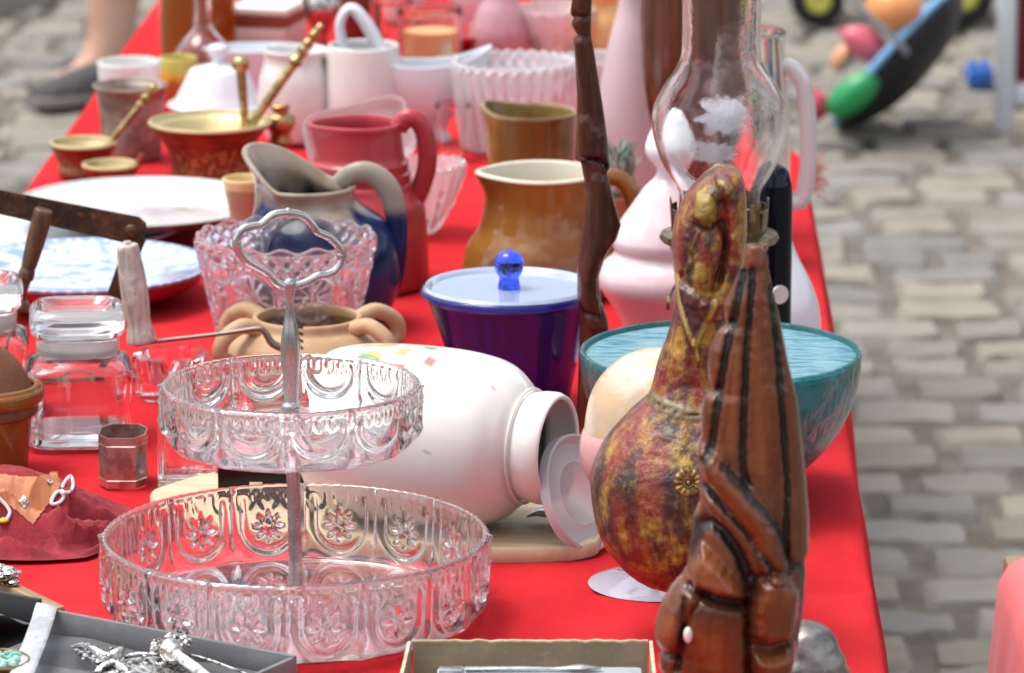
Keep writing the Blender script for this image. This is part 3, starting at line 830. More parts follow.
hd = [(-40, 6), (0, 9), (40, 10), (100, 13), (160, 15), (220, 18), (290, 19), (350, 18), (430, 20)]
m = relief_body(A, left, right, rel, [-40 + 2.5 * i for i in range(189)], hd, 60, .95)
M_darkw = mat('dark_carved_wood', (.050, .015, .009), rough=.24, col2=(.085, .024, .012), vs=26, stretch=(4, 4, .6), coat=.05, spec=.3, bump=.3, bs=60, attr=True)
T = thing('wooden_figure', 'slender dark wooden carving with folded wings, right beside the blue canister', 'carving', A.o)
m.build('figure', M_darkw, T, angle=60)

# --- pink decanter
A = Ax(668, 372)
M_pk = mat('pink_opaline', (.74, .56, .59), rough=.09, col2=(.76, .64, .65), vs=7, coat=.3, sss=.7)
T = thing('pink_decanter', 'pale pink opaline glass decanter with stacked bulges and white neck', 'decanter', A.o)
MB().lathe(cat(A.prof([(.01, 372), (48, 371), (50, 362), (44, 345), (44, 332), (49, 318), (60, 300), (70, 285), (71, 273), (65, 262), (58, 256), (55, 250), (57, 244), (57, 236), (50, 222), (38, 205), (26, 188), (16, 178), (13, 172)]), 5), 72).build('decanter_body', M_pk, T, angle=70)
MB().lathe(cat(A.prof([(13, 172), (14, 168), (22, 158), (25, 148), (22, 136), (15, 122), (8, 112), (.01, 108)]), 5), 48).build('stopper', mat('white_opal', (.82, .82, .84), rough=.1, coat=.4), T)

# --- oil lamp
A = Ax(717, 428)
T = thing('oil_lamp', 'oil lamp with tall clear bulbous glass chimney on a brass burner', 'lamp', A.o)
ch = cat(A.prof([(40, 232), (40, 205), (42, 190), (50, 176), (61, 155), (68, 130), (67, 108), (58, 88), (46, 70), (40, 55), (39, 30), (40, -20), (41, -70), (42, -110)]), 6)
t_ = .0018
inn = [(r - t_, z) for r, z in reversed(ch)]
cm = MB().lathe(ch + [(ch[-1][0] - t_ / 2, ch[-1][1] + t_)] + inn + [ch[0]], 80)
cm.build('chimney', glass('chimney_glass', (.985, .99, .985), ior=1.33, bump=.12, bs=25, dist=.003), T)
# translucent whitish blotches laid over the near side of the chimney bulb
def blotch(cx_, cy_, rx_, ry_, seed):
    g_ = MB(); n_ = 26; c0_ = A.P(cx_, cy_); 
    prr = sorted([(z, r) for r, z in ch])
    ring = []; al_ = []
    for j in range(0, 13):
        f = j / 12; row = []
        for i in range(90):
            a_ = 2 * pi * i / 90; k_ = f * (1 + .45 * mnoise.noise(Vector((cos(a_) * 2.2, sin(a_) * 2.2, seed))) + .22 * mnoise.noise(Vector((cos(a_) * 3.5, sin(a_) * 3.5, seed))))
            q_ = A.P(cx_ + rx_ * k_ * cos(a_), cy_ + ry_ * k_ * sin(a_)); r_ = interp(prr, q_.z) + .0006
            yy = -sqrt(max(0, r_ * r_ - q_.x ** 2)); row.append(Vector((q_.x, yy, q_.z)))
        ring.append(row)
        for _ in range(90): al_.append(max(0, 1 - f ** 2.5))
    g_.loft(ring, cap=False)
    for i_, a__ in enumerate(al_): g_.c[i_] = (1, 1, 1, a__)
    return g_
M_blotch = mat('pale_blotch', (.50, .49, .54), rough=.6, col2=(.64, .63, .68), vs=60)
M_blotch['attr'] = 1
_N = M_blotch.node_tree.nodes; _L = M_blotch.node_tree.links
_a = _N.new('ShaderNodeAttribute'); _a.attribute_name = 'Col'; _t = _N.new('ShaderNodeTexCoord'); _n = _N.new('ShaderNodeTexNoise'); _n.inputs['Scale'].default_value = 160; _n.inputs['Detail'].default_value = 8
_L.new(_t.outputs['Object'], _n.inputs['Vector'])
_m = _N.new('ShaderNodeMath'); _m.operation = 'ADD'; _L.new(_a.outputs['Alpha'], _m.inputs[0]); _L.new(_n.outputs[0], _m.inputs[1])
_r = _N.new('ShaderNodeMapRange'); _r.inputs[1].default_value = .70; _r.inputs[2].default_value = 1.15; _r.inputs[4].default_value = .72; _L.new(_m.outputs[0], _r.inputs[0])
_L.new(_r.outputs[0], _N['Principled BSDF'].inputs['Alpha'])
for a4 in ((722, 104, 30, 22, 1), (712, 140, 28, 14, 5)):
    blotch(*a4).build('pale_patch', M_blotch, T, angle=80)
M_bru = mat('dull_burner_brass', (.33, .25, .15), rough=.35, metal=.9, col2=(.16, .11, .06), vs=80, rvar=.1)
# gallery with cut-outs: crown of prongs
gl = MB()
r0 = A.r(46, 225); z0, z1 = A.h(236), A.h(198)
for k in range(16):
    a = 2 * pi * k / 16; w_ = .010
    def gp(da, z, rr=0): return Vector(((r0 + rr) * cos(a + da), (r0 + rr) * sin(a + da), z))
    hh = z1 if k % 2 == 0 else z0 + (z1 - z0) * .78
    secs = []
    for j in range(6):
        f = j / 5; z = z0 + (hh - z0) * f; wd = (.196 - .07 * sin(pi * min(f * 1.1, 1)) ** 3) * (1 if f < .8 else .8)
        secs.append([gp(-wd, z, .0008 + .002 * f), gp(0, z, .0012 + .002 * f), gp(wd, z, .0008 + .002 * f), gp(wd, z, .002 * f), gp(0, z, .002 * f), gp(-wd, z, .002 * f)])
    gl.loft(secs)
gl.lathe(A.prof([(44, 233), (46.5, 234), (47.5, 233), (47, 216), (46, 215), (45, 216), (44, 233)]), 64)
gl.build('gallery', M_bru, T)
MB().lathe(A.prof([(.01, 246), (30, 246), (50, 242), (58, 240), (60, 237), (58, 233), (50, 231), (40, 228), (.01, 227)]), 72).build('burner_flange', M_bru, T)
MB().lathe(cat(A.prof([(.01, 286), (26, 284), (30, 272), (40, 256), (47, 246), (.01, 245)]), 5), 64).build('burner', M_bru, T)
MB().lathe(cat(A.prof([(.01, 228), (20, 228), (18, 205), (15, 182), (15, 176), (.01, 175)]), 4), 32).build('wick_tube', mat('sooty_metal', (.05, .05, .05), rough=.5, metal=.7), T)
MB().lathe(cat(A.prof([(.01, 428), (52, 427), (50, 420), (24, 410), (13, 395), (12, 360), (18, 340), (30, 325), (34, 305), (30, 290), (24, 284), (.01, 283)]), 5), 64).build('font', mat('green_brown_font', (.16, .12, .07), rough=.3, metal=.6), T)
kn = MB(); p = A.P(668, 303); kn.tube([(A.P(700, 270)), (A.P(676, 285)), p], .0012, 8, 4); kn.lathe([(0, -.0015), (.006, -.0015), (.006, .0015), (0, .0015)], 20, M=Matrix.Translation(p) @ Matrix.Rotation(radians(90), 4, 'Y'))
kn.build('wick_knob', M_bru, T)

# --- black bottle
A = Ax(772, 395)
T = thing('black_bottle', 'narrow black bottle with round white label, right of the oil lamp', 'bottle', A.o)
MB().lathe(cat(A.prof([(.01, 395), (17, 394), (18, 385), (18, 300), (18, 200), (16, 180), (11, 168), (.01, 163)]), 5), 40).build('bottle', mat('black_gloss', (.004, .005, .012), rough=.1, spec=.3), T)
p = A.P(779, 291)
MB().lathe([(0, .0008), (.0078, .0008), (.0082, 0), (.0082, -.001), (0, -.001)], 32, M=Matrix.Translation((p.x, -A.r(17.5, 290), p.z)) @ Matrix.Rotation(radians(24), 4, 'Z') @ Matrix.Rotation(radians(90), 4, 'X')).build('label', mat('white_label', (.7, .7, .7), rough=.4), T)

# --- white round vase
A = Ax(776, 368)
solo('white_vase', vessel(A, [(30, 368), (36, 358), (44, 335), (42, 305), (32, 278), (20, 255), (13, 235), (12, 222)], .003, 64, 5), M_cool, A, 'plain white vase with round belly, behind the black bottle', 'vase')

# --- glass jug with big handle
A = Ax(746, 262)
T = thing('glass_jug', 'clear glass jug with large looped handle, behind the lamp chimney', 'jug', A.o)
vessel(A, [(34, 262), (38, 255), (42, 220), (43, 170), (41, 110), (38, 70), (36, 45), (37, 32)], .003, 64, 5, tb=.008).build('jug_body', M_clear, T)
MB().tube([A.P(x, y) for x, y in [(784, 66), (792, 68), (803, 84), (808, 115), (808, 160), (803, 196), (793, 203), (786, 196)]], A.r(8.5, 120), 14, 7).build('handle', mat('cloudy_handle_glass', (.74, .77, .79), rough=.06, trans=.28, ior=1.5, coat=.6), T)

# --- tall brown vase
A = Ax(698, 234)
solo('brown_vase', MB().lathe(cat(A.prof([(.01, 234), (30, 233), (30, 226), (24, 208), (30, 180), (44, 140), (54, 100), (59, 55), (60, 10), (58, -40), (50, -85), (38, -110), (.01, -112)]), 5), 64), mat('brown_lacquered_wood', (.060, .015, .009), rough=.22, col2=(.12, .035, .018), vs=20, stretch=(5, 5, .6), coat=.3), A, 'tall dark reddish brown wooden vase seen behind the lamp chimney', 'vase')
# --- clear cylinder
A = Ax(655, 182)
solo('glass_cylinder', vessel(A, [(22, 182), (23, 178), (23, 150), (22, 60), (22, 28)], .0025, 48, 3, tb=.008), M_clear, A, 'straight clear glass cylinder vase between pink vase and lamp chimney', 'vase')
# --- pale pink tall vase
A = Ax(632, 205)
solo('pink_vase', vessel(A, [(34, 205), (38, 198), (38, 150), (33, 90), (24, 40), (15, 5), (12, -30)], .003, 56, 5), mat('frosted_pink', (.80, .62, .64), rough=.3, trans=.3), A, 'tall frosted pale pink vase behind the slender wooden carving', 'vase')
# --- red footed bowl
A = Ax(676, 105)
solo('red_goblet', MB().lathe(cat(A.prof([(.01, 105), (34, 104), (32, 99), (8, 92), (6, 60), (12, 42), (32, 30), (50, 5), (60, -30), (58, -31), (46, 2), (.01, 24)]), 4), 48), mat('red_enamel', (.62, .02, .02), rough=.15, coat=.4), A, 'bright red footed bowl at the back, left of the lamp chimney', 'goblet')
# --- green spiky plant
A = Ax(618, 240)
T = thing('small_plant', 'little spiky green plant in a pot behind the slender wooden carving', 'plant', A.o)
vessel(A, [(12, 240), (14, 232), (17, 205), (18, 196)], .002, 24, 3).build('pot', mat('plant_pot', (.3, .14, .08), rough=.7), T)
rr = random.Random(2); m = MB()
for k in range(230):
    a = rr.uniform(0, 2 * pi); el = rr.uniform(-.1, 1.4); z = rr.uniform(A.h(196), A.h(152)); L_ = rr.uniform(.010, .022)
    p = Vector((rr.uniform(-.012, .016), rr.uniform(-.01, .01), z)); d = Vector((cos(a) * cos(el), sin(a) * cos(el), sin(el))) * L_
    w_ = Vector((-sin(a), cos(a), 0)) * .0009; b = len(m.v)
    m.v += [p - w_, p + w_, p + d * .6 + w_, p + d, p + d * .6 - w_]; m.f.append((b, b + 1, b + 2, b + 3, b + 4))
m.build('leaves', mat('green_needles', (.07, .17, .12), rough=.5, col2=(.2, .34, .26), vs=90), T)

# --- crystal bowls behind
def cutbowl(A, pts, t, n, amp, seg=240, sm=5):
    pr = cat(A.prof(pts), sm); no = len(pr); H = pr[-1][1]
    def fn(th, r, z, i):
        if 2 <= i < no + 1: 
            return (r + amp * abs(sin(th * n / 2)) * sst(0, H * .1, z) * sst(H, H * .93, z) + amp * .5 * sin(z * 900) * cos(th * n), z)
        return (r, z + (.0015 * cos(th * n) if z > H * .98 else 0))
    return MB().lathe(shell(pr, t, .006), seg, fn)
A = Ax(514, 150)
solo('crystal_bowl', cutbowl(A, [(44, 150), (48, 145), (54, 115), (59, 85), (62, 62)], .005, 30, .003), mat('frosty_crystal', (.93, .93, .95), rough=.05, trans=.60, ior=1.5), A, 'tall cut crystal bowl with ridged sides, behind the olive beaker', 'bowl', angle=30)
A = Ax(421, 232)
solo('crystal_dish', cutbowl(A, [(14, 232), (18, 226), (30, 205), (40, 182), (46, 164)], .004, 24, .0022), mat('frosty_dish', (.96, .93, .94), rough=.05, trans=.8, ior=1.5), A, 'flared crystal dish right of the red pitcher handle', 'dish', angle=30)
A = Ax(453, 160)
solo('small_glass', vessel(A, [(11, 160), (14, 152), (17, 125), (18, 104)], .002, 32, 3), M_clear, A, 'small clear drinking glass left of the tall crystal bowl', 'glass')

# --- square glass dish leaning
A = Ax(362, 172)
m = MB(); w, h = A.r(54, 110), A.r(34, 110)
Mx = Matrix.Translation((0, 0, h * 1.0)) @ Matrix.Rotation(radians(-14), 4, 'Y') @ Matrix.Rotation(radians(68), 4, 'X')
def sq(k, z, e=.35): return [(k * w * math.copysign(abs(cos(a)) ** e, cos(a)), k * h * math.copysign(abs(sin(a)) ** e, sin(a)), z) for a in [2 * pi * i / 48 for i in range(48)]]
m.loft([[Mx @ Vector(p) for p in s_] for s_ in (sq(.78, 0), sq(.82, .001), sq(.97, .022), sq(1, .026), sq(.95, .026), sq(.92, .022), sq(.78, .005), sq(.74, .004))])
mz = min(v.z for v in m.v)
for v in m.v: v.z -= mz
solo('square_dish', m, mat('square_dish_glass', (.94, .95, .95), rough=.08, trans=.70, bump=.8, bs=90, dist=.003), A, 'square clear glass dish standing on edge behind the red pitcher', 'dish')

# --- white jug, creamer, gravy boat
A = Ax(364, 142)
T = thing('white_jug', 'wide off white mug with handle on its left, behind the leaning glass dish', 'mug', A.o)
vessel(A, [(32, 142), (35, 136), (38, 100), (37, 60), (36, 46)], .004, 56, 4).build('mug_body', M_white, T)
MB().tube([A.P(x, y) for x, y in [(330, 55), (318, 54), (312, 70), (315, 92), (330, 102)]], A.r(5.5, 80), 12, 6).build('handle', M_white, T)
A = Ax(296, 140)
solo('white_creamer', vessel(A, [(27, 140), (32, 134), (37, 110), (36, 80), (31, 60), (33, 50)], .0035, 48, 5), M_white, A, 'rounded off white creamer left of the white mug', 'creamer')
A = Ax(428, 142)
def boat(th, r, z, i):
    H = A.h(62); k = sst(H * .35, H, z); c_ = cos(th)
    return (r * cos(th) * (1 + .35 * k), r * sin(th) * .62, z + k * (.020 * max(0, c_) ** 2 + .012 * max(0, -c_) ** 3))
T = thing('gravy_boat', 'white porcelain gravy boat with swooping handle behind the white mug', 'gravy boat', A.o)
vessel(A, [(22, 142), (22, 137), (14, 130), (18, 122), (36, 105), (46, 85), (48, 64)], .003, 64, 6, fn=boat).build('boat_body', M_cool, T)
MB().tube([A.P(x, y) for x, y in [(385, 60), (370, 30), (355, 10), (345, 12), (340, 30), (352, 66), (385, 95)]], [A.r(q, 60) for q in (7, 7, 6, 5, 5, 6, 6)], 12, 6, flat=1.4).build('handle', M_cool, T)

# --- plates
def plate(A, R, H, m, foot=None, tcol=None):
    pr = cat([(R * .45, 0), (R * .5, 0), (R * .52, .002), (R * .62, .004), (R * .72, H * .45), (R, H - .001)], 6)
    o_ = [(0, .002), (R * .42, .002)] + pr
    return shell(o_, .004, .004)
M_pl = mat('plate_glaze', (.58, .57, .56), rough=.12, attr=True, coat=.4)
def flow(th, r, z, i):
    x, y = r * cos(th), r * sin(th)
    c = None
    for (fx, fy, fr, cc) in ((.015, .01, .028, (.42, .32, .50)), (.045, .03, .018, (.30, .34, .12)), (.03, -.035, .02, (.62, .5, .62)), (-.01, .04, .012, (.6, .55, .3))):
        d = sqrt((x - fx) ** 2 + (y - fy) ** 2)
        n = mnoise.noise(Vector((x * 90, y * 90, 2)))
        if d < fr and n > -.05: c = (*cc, .9 * (1 - d / fr) ** .5)
    return c
def dense(pr, k=4):
    o = []
    for (a, b) in zip(pr, pr[1:]):
        n = max(1, int(sqrt((a[0]-b[0])**2 + (a[1]-b[1])**2) / .004))
        for j in range(n): o.append((a[0] + (b[0]-a[0]) * j / n, a[1] + (b[1]-a[1]) * j / n))
    return o + [pr[-1]]
A = Ax(70, 238)
solo('white_plate', MB().lathe(plate(A, .112, .013, None), 96), M_cool, A, 'plain greyish white plate sticking out under the flowered plate', 'plate')
A = Ax(141, 233)
A.o.z += .0125
solo('flower_plate', MB().lathe(dense(plate(A, .127, .021, None)), 120, colfn=flow), M_pl, A, 'large white plate with faint purple flowers, furthest of the plates', 'plate')
A = Ax(82, 298)
m_bw = mat('blue_transfer_ware', (.55, .62, .74), rough=.12, attr=True, coat=.5)
def blue(th, r, z, i):
    R = .118; q = r / R; x, y = r * cos(th), r * sin(th)
    n = mnoise.noise(Vector((x * 55, y * 55, 2))) + .6 * mnoise.noise(Vector((x * 120, y * 120, 5)))
    if i > 60 or True:
        if q > .93: return (.14, .28, .60, .85) if abs(sin(th * 30)) > .4 else None
        if q > .64 and n + .35 * sin(th * 14) > .25: return (.13, .28, .62, .85)
        if q < .5 and n > .25: return (.16, .34, .66, .75)
T = thing('blue_plate', 'blue and white patterned plate with underside tinted like reflected red cloth, in front of the flowered plate', 'plate', A.o)
MB().lathe(cat([(.0001, .004), (.05, .004), (.062, 0), (.070, 0), (.085, .004), (.110, .016), (.119, .0285), (.1180, .0288), (.085, .0220), (.0001, .020)], 6), 96).build('reflection_underside', mat('cloth_reflection_red', (.30, .02, .025), rough=.12, coat=.4), T)  # reflection of the red cloth put into the underside colour
MB().lathe(dense([(0, .0255), (.075, .0255), (.085, .028), (.120, .0335), (.1220, .0330), (.1205, .0300), (.085, .0252), (0, .0245)]), 160, colfn=blue).build('patterned_face', m_bw, T)

# --- mortars and pestles
def mortar(A, rim, yr, rb, m_in, m_out, band=True):
    pts = [(rb, A_by), (rb * 1.02, A_by - 3), (rb * .96, A_by - 10), (rb * 1.04, (A_by + yr) / 2), (rim * .88, yr + 8), (rim * .97, yr + 3), (rim, yr)]
    pr = cat(A.prof(pts), 14); no = len(pr); H = pr[-1][1]
    sh = shell(pr, .0045, .006)
    def cf(th, r, z, i):
        if i >= no - 5: return (.56, .46, .24, 1)
        if band and .18 * H < z < .62 * H:
            n = mnoise.noise(Vector((cos(th) * 9, sin(th) * 9, z * 150))) + .6 * mnoise.noise(Vector((cos(th) * 24, sin(th) * 24, z * 380)))
            if n > .02: return (.40, .27, .11, 1)
    def fn(th, r, z, i):
        c = cf(th, r, z, i)
        return (r + (.0008 if c and i < no - 5 else 0), z)
    return MB().lathe(sh, 160, fn, colfn=cf)
M_cop = mat('red_copper', (.30, .085, .04), rough=.42, metal=.5, col2=(.20, .06, .03), vs=50, attr=True, rvar=.1)
A = Ax(211, 180); A_by = 180
T = thing('brass_mortar', 'large red copper mortar with engraved gold band and wide brass rim', 'mortar', A.o)
mortar(A, 62, 122, 40, None, None).build('mortar_bowl', M_cop, T)
def pestle(A, x0, y0, x1, y1, dy0, dy1, rad, prof):
    a = A.P(x0, y0, dy0); b = A.P(x1, y1, dy1); L_ = (b - a).length
    q = Vector((0, 0, 1)).rotation_difference((b - a).normalized()).to_matrix().to_4x4()
    sc = A.r(1, y1)
    return MB().lathe(cat([(r * sc, z * L_) for r, z in prof], 4), 28, M=Matrix.Translation(a) @ q)
p1 = pestle(A, 247, 150, 240, 56, 0, .0, 8, [(.01, 0), (7, .02), (8, .1), (5, .18), (4, .3), (4.5, .6), (5, .8), (5.5, .84), (8.5, .88), (9, .94), (6, .99), (.01, 1)])
solo('pestle', p1, M_brass, A, 'short polished brass pestle standing upright in the large copper mortar', 'pestle', group=None)
p1 = pestle(A, 236, 146, 322, 24, .0, .03, 8, [(.01, 0), (8, .02), (9, .08), (7, .14), (5, .2), (5, .6), (5, .66), (7.5, .69), (5, .72), (5, .76), (7, .78), (4.5, .8), (6, .84), (4, .87), (5.5, .9), (4, .94), (3, .99), (.01, 1)])
solo('long_pestle', p1, M_brass, A, 'long turned brass pestle leaning to the right out of the large copper mortar', 'pestle')
A = Ax(84, 174); A_by = 174
T = thing('small_mortar', 'small copper mortar with brass rim at the left table edge', 'mortar', A.o)
mortar(A, 34, 143, 25, None, None).build('mortar_bowl', M_cop, T)
p1 = pestle(A, 92, 165, 157, 84, 0, .02, 6, [(.01, 0), (5, .03), (5, .1), (3.5, .2), (3.5, .7), (5, .74), (3.5, .77), (5.5, .82), (3.5, .85), (5.5, .92), (5, .97), (.01, 1)])
solo('small_pestle', p1, M_brass, A, 'thin brass pestle leaning in the small copper mortar', 'pestle')
A = Ax(111, 188); A_by = 188
T = thing('tiny_mortar', 'smallest copper mortar with brass rim, in front of the tarnished beaker', 'mortar', A.o)
mortar(A, 29, 165, 20, None, None, False).build('mortar_bowl', M_cop, T)
MB().tube([A.P(x, y) for x, y in [(136, 168), (140, 160), (143, 154)]], A.r(3.5, 165), 10, 3).build('handle', M_cop, T)
# --- tarnished metal beaker
A = Ax(132, 158)
pr = cat(A.prof([(28, 158), (30, 152), (31, 120), (34, 95), (37, 88), (38, 85)]), 5)
solo('metal_beaker', MB().lathe(shell(pr, .002), 56), mat('tarnished_tin', (.46, .38, .33), rough=.5, metal=.6, col2=(.26, .17, .14), vs=30, rvar=.12), A, 'tall tarnished metal beaker behind the small mortars', 'beaker')
# --- white bowl behind
A = Ax(130, 112)
solo('white_bowl', vessel(A, [(18, 112), (22, 108), (30, 85), (32, 62)], .003, 48, 5), M_white, A, 'white footless bowl behind the tarnished beaker', 'bowl')
m = MB(); rr = random.Random(9)
# --- butter dish
A = Ax(219, 120)
T = thing('butter_dish', 'white lidded porcelain dish with domed lid, behind the large copper mortar', 'dish', A.o)
vessel(A, [(34, 120), (38, 116), (46, 108), (52, 104)], .003, 64, 4).build('dish', M_cool, T)
MB().lathe(cat(A.prof([(.01, 106), (44, 105), (45, 101), (40, 92), (32, 76), (26, 68), (12, 65), (6, 62), (6, 58), (10, 52), (9, 46), (.01, 43)]), 5), 64).build('lid', M_cool, T)
# --- painted pot
A = Ax(179, 100)
def yc(th, r, z, i):
    k = z / A.h(58); n = .1 * mnoise.noise(Vector((cos(th) * 4, sin(th) * 4, z * 30)))
    if k + n > .72: return (.55, .50, .10, 1)
    if k + n > .52: return (.75, .42, .05, 1)
    return (.52, .14, .04, 1)
pr = cat(A.prof([(15, 100), (18, 92), (20, 75), (19, 58)]), 6)
solo('painted_pot', MB().lathe(shell(pr, .003), 48, colfn=yc), mat('painted_glaze', (.5, .2, .05), rough=.2, attr=True, coat=.4), A, 'yellow and orange painted pot left of the butter dish', 'pot')
# --- amber bottle and clear carafe
A = Ax(199, 66)
solo('amber_jar', vessel(A, [(36, 66), (38, 60), (38, 0), (34, -40), (20, -60), (18, -80)], .004, 56, 5), mat('amber_glass', (.48, .17, .02), rough=.05, trans=.7), A, 'big amber brown glass jar at the back left of the table', 'jar')
A = Ax(204, 88)
solo('clear_carafe', vessel(A, [(28, 88), (30, 82), (31, 60), (25, 45), (12, 30), (9, 15), (9, -15), (11, -25)], .003, 48, 5), glass('pinkish_glass', (.97, .88, .88)), A, 'clear glass carafe with slim neck in front of the amber jar', 'carafe')
# --- white dish behind
A = Ax(258, 92)
solo('white_boat_dish', vessel(A, [(28, 92), (32, 86), (42, 64), (50, 48)], .003, 48, 5, fn=lambda th, r, z, i: (r * cos(th) * 1.1, r * sin(th) * .6, z)), M_cool, A, 'oval white dish between the butter dish and the white mug', 'dish')
# --- carton
A = Ax(262, 58)
T = thing('gift_box', 'white topped box with reddish brown side, at the back left', 'box', A.o, radians(-14))
w = A.r(58, 40)
MB().box((0, .03, .020), (w, .09, .040), bev=.002).build('box_base', mat('rosy_card', (.60, .42, .38), rough=.7), T)
MB().box((0, .03, .0475), (w * .98, .088, .013), bev=.001).build('brown_band', mat('red_brown_leather', (.30, .07, .04), rough=.5), T)
MB().box((0, .03, .060), (w * 1.05, .094, .010), bev=.002).build('lid', mat('ivory_card', (.80, .77, .70), rough=.5), T)
# --- silver pot
A = Ax(322, 66)
solo('silver_pot', MB().lathe(cat(A.prof([(.01, 66), (12, 65), (8, 58), (6, 40), (10, 28), (19, 14), (20, 2), (15, -10), (8, -16), (.01, -18)]), 5), 40), M_silver, A, 'round silver pot on a slender foot behind the long pestle', 'pot')
# --- copper candlestick
A = Ax(281, 172)
solo('candlestick', MB().lathe(cat(A.prof([(.01, 172), (18, 171), (16, 165), (8, 158), (6, 150), (12, 142), (10, 134), (15, 125), (14, 116), (8, 112), (10, 106), (6, 104), (.01, 108)]), 4), 40), mat('dark_copper', (.36, .16, .08), rough=.3, metal=.8, col2=(.5, .33, .14), vs=60), A, 'squat turned copper candlestick right of the large copper mortar', 'candlestick')
# --- small yellow pot
A = Ax(247, 262)
pts = [(13, 262), (16, 256), (17, 235), (17, 215), (21, 195), (24, 179)]
n0 = (len(pts) - 1) * 5 + 1
solo('yellow_pot', vessel(A, pts, .003, 40, 5, colfn=lambda th, r, z, i: (.72, .52, .24, 1) if i >= n0 - 3 else None), mat('brown_cup_glaze', (.45, .25, .17), rough=.2, attr=True, coat=.3), A, 'small cup with yellow inside, between flowered plate and blue pitcher', 'cup')

# --- things at the far end of the table
A = Ax(430, 78)
T = thing('glass_tankard', 'clear glass tankard with orange base at the back of the table', 'tankard', A.o)
vessel(A, [(30, 78), (32, 72), (32, 40), (33, 8)], .003, 48, 3, tb=.006).build('glass', M_clear, T)
MB().lathe(A.prof([(.01, 70), (27, 70), (27, 30), (.01, 29)]), 40).build('orange_filling', mat('orange_wax', (.75, .36, .16), rough=.5), T)
A = Ax(392, 70)
solo('glass_tumbler', vessel(A, [(17, 70), (18, 64), (21, 20), (22, 0)], .002, 40, 3), M_clear, A, 'plain clear tumbler left of the glass tankard', 'tumbler')
A = Ax(500, 58)
solo('cranberry_carafe', vessel(A, [(26, 58), (28, 52), (30, 34), (24, 12), (14, -6), (12, -36)], .003, 48, 5), mat('cranberry_glass', (.86, .55, .60), rough=.05, trans=.6), A, 'cranberry pink glass carafe behind the tall crystal bowl', 'carafe')
A = Ax(556, 55)
solo('pink_bowl', cutbowl(A, [(20, 55), (22, 50), (34, 30), (42, 8)], .004, 20, .002, 160), mat('rose_glass', (.90, .78, .80), rough=.06, trans=.55), A, 'rose tinted pressed glass bowl right of the cranberry carafe', 'bowl')
A = Ax(466, 52)
solo('red_dish', MB().lathe(shell(cat(A.prof([(26, 52), (30, 48), (48, 36), (56, 30)]), 4), .003), 48), mat('crimson_lacquer', (.36, .02, .02), rough=.2, coat=.4), A, 'shallow crimson dish behind the glass tankard', 'dish')
A = Ax(596, 52)
solo('orange_pot', vessel(A, [(26, 52), (30, 44), (32, 20), (24, 4), (26, -6)], .003, 48, 4), mat('orange_glaze', (.72, .40, .14), rough=.25, col2=(.72, .62, .28), vs=18), A, 'orange and yellow glazed pot at the back behind the pink vase', 'pot')
A = Ax(602, 112)
solo('frosted_bowl', vessel(A, [(26, 112), (30, 104), (38, 80), (42, 58)], .004, 48, 4), mat('milky_glass', (.80, .76, .76), rough=.2, trans=.4), A, 'milky glass bowl behind the slender wooden carving', 'bowl')
A = Ax(356, 36)
solo('brown_bottle', MB().lathe(cat(A.prof([(.01, 36), (15, 36), (17, 28), (17, 0), (12, -20), (6, -30), (6, -50), (.01, -51)]), 4), 32), mat('oxblood', (.16, .02, .015), rough=.15), A, 'short oxblood red bottle behind the gravy boat handle', 'bottle')

A = Ax(520, 88)
solo('oval_platter', MB().lathe(plate(A, .085, .012, None), 80, lambda th, r, z, i: (r * cos(th) * 1.25, r * sin(th) * .9, z)), M_cool, A, 'oval white platter under the cranberry carafe and rose tinted bowl', 'platter')
A = Ax(560, 22)
solo('tall_glass_vase', cutbowl(A, [(20, 22), (22, 16), (26, -10), (32, -50)], .004, 16, .002, 160), mat('milky_pink_glass', (.86, .76, .78), rough=.15, trans=.5), A, 'milky pink ribbed glass vase at the very back, between carafe and orange pot', 'vase')
A = Ax(484, 22)
solo('white_tureen', vessel(A, [(22, 22), (26, 16), (36, -5), (38, -30)], .003, 48, 4), M_cool, A, 'white round tureen at the very back behind the crimson dish', 'tureen')
A = Ax(400, 20)
solo('pale_pitcher', vessel(A, [(20, 20), (24, 12), (28, -15), (24, -40)], .003, 48, 4), M_white, A, 'pale round pitcher at the very back behind the glass tumbler', 'pitcher')

# --- rusty iron tool
A = Ax(100, 385)
T = thing('iron_tool', 'rusty hinged iron tool with turned dark handle, standing over the plates', 'tool', A.o)
def bar(pts2, th, dy):
    m = MB(); P_ = [A.P(x, y, dy) for x, y in pts2]
    m.loft([[p + Vector((0, -th / 2, 0)) for p in P_], [p + Vector((0, th / 2, 0)) for p in P_]]); return m
bar([(-60, 176), (-60, 202), (0, 214), (118, 241), (130, 244), (141, 241), (147, 232), (146, 223), (139, 217), (128, 215), (0, 190)], .003, 0).build('upper_arm', M_rust, T)
bar([(137, 232), (146, 240), (142, 250), (122, 300), (112, 340), (108, 385), (96, 385), (98, 340), (105, 300), (124, 246)], .003, .0035).build('lower_arm', M_rust, T)
p = A.P(131.5, 231); sc = A.r(1, 230)
MB().ball((p.x, -.0020, p.z), 7.5 * sc, 20, (1, .6, 1)).build('rivet', M_rust, T)
a = A.P(12, 330); b = A.P(46, 206)
L_ = (b - a).length; q = Vector((0, 0, 1)).rotation_difference((b - a).normalized()).to_matrix().to_4x4()
hpf = [(.01, 0), (4, .005), (4, .18), (12, .2), (13, .23), (10, .27), (6, .3), (6, .42), (8, .45), (8, .5), (7, .53), (8, .57), (9.5, .75), (10, .9), (10, .97), (8, 1), (.01, 1)]
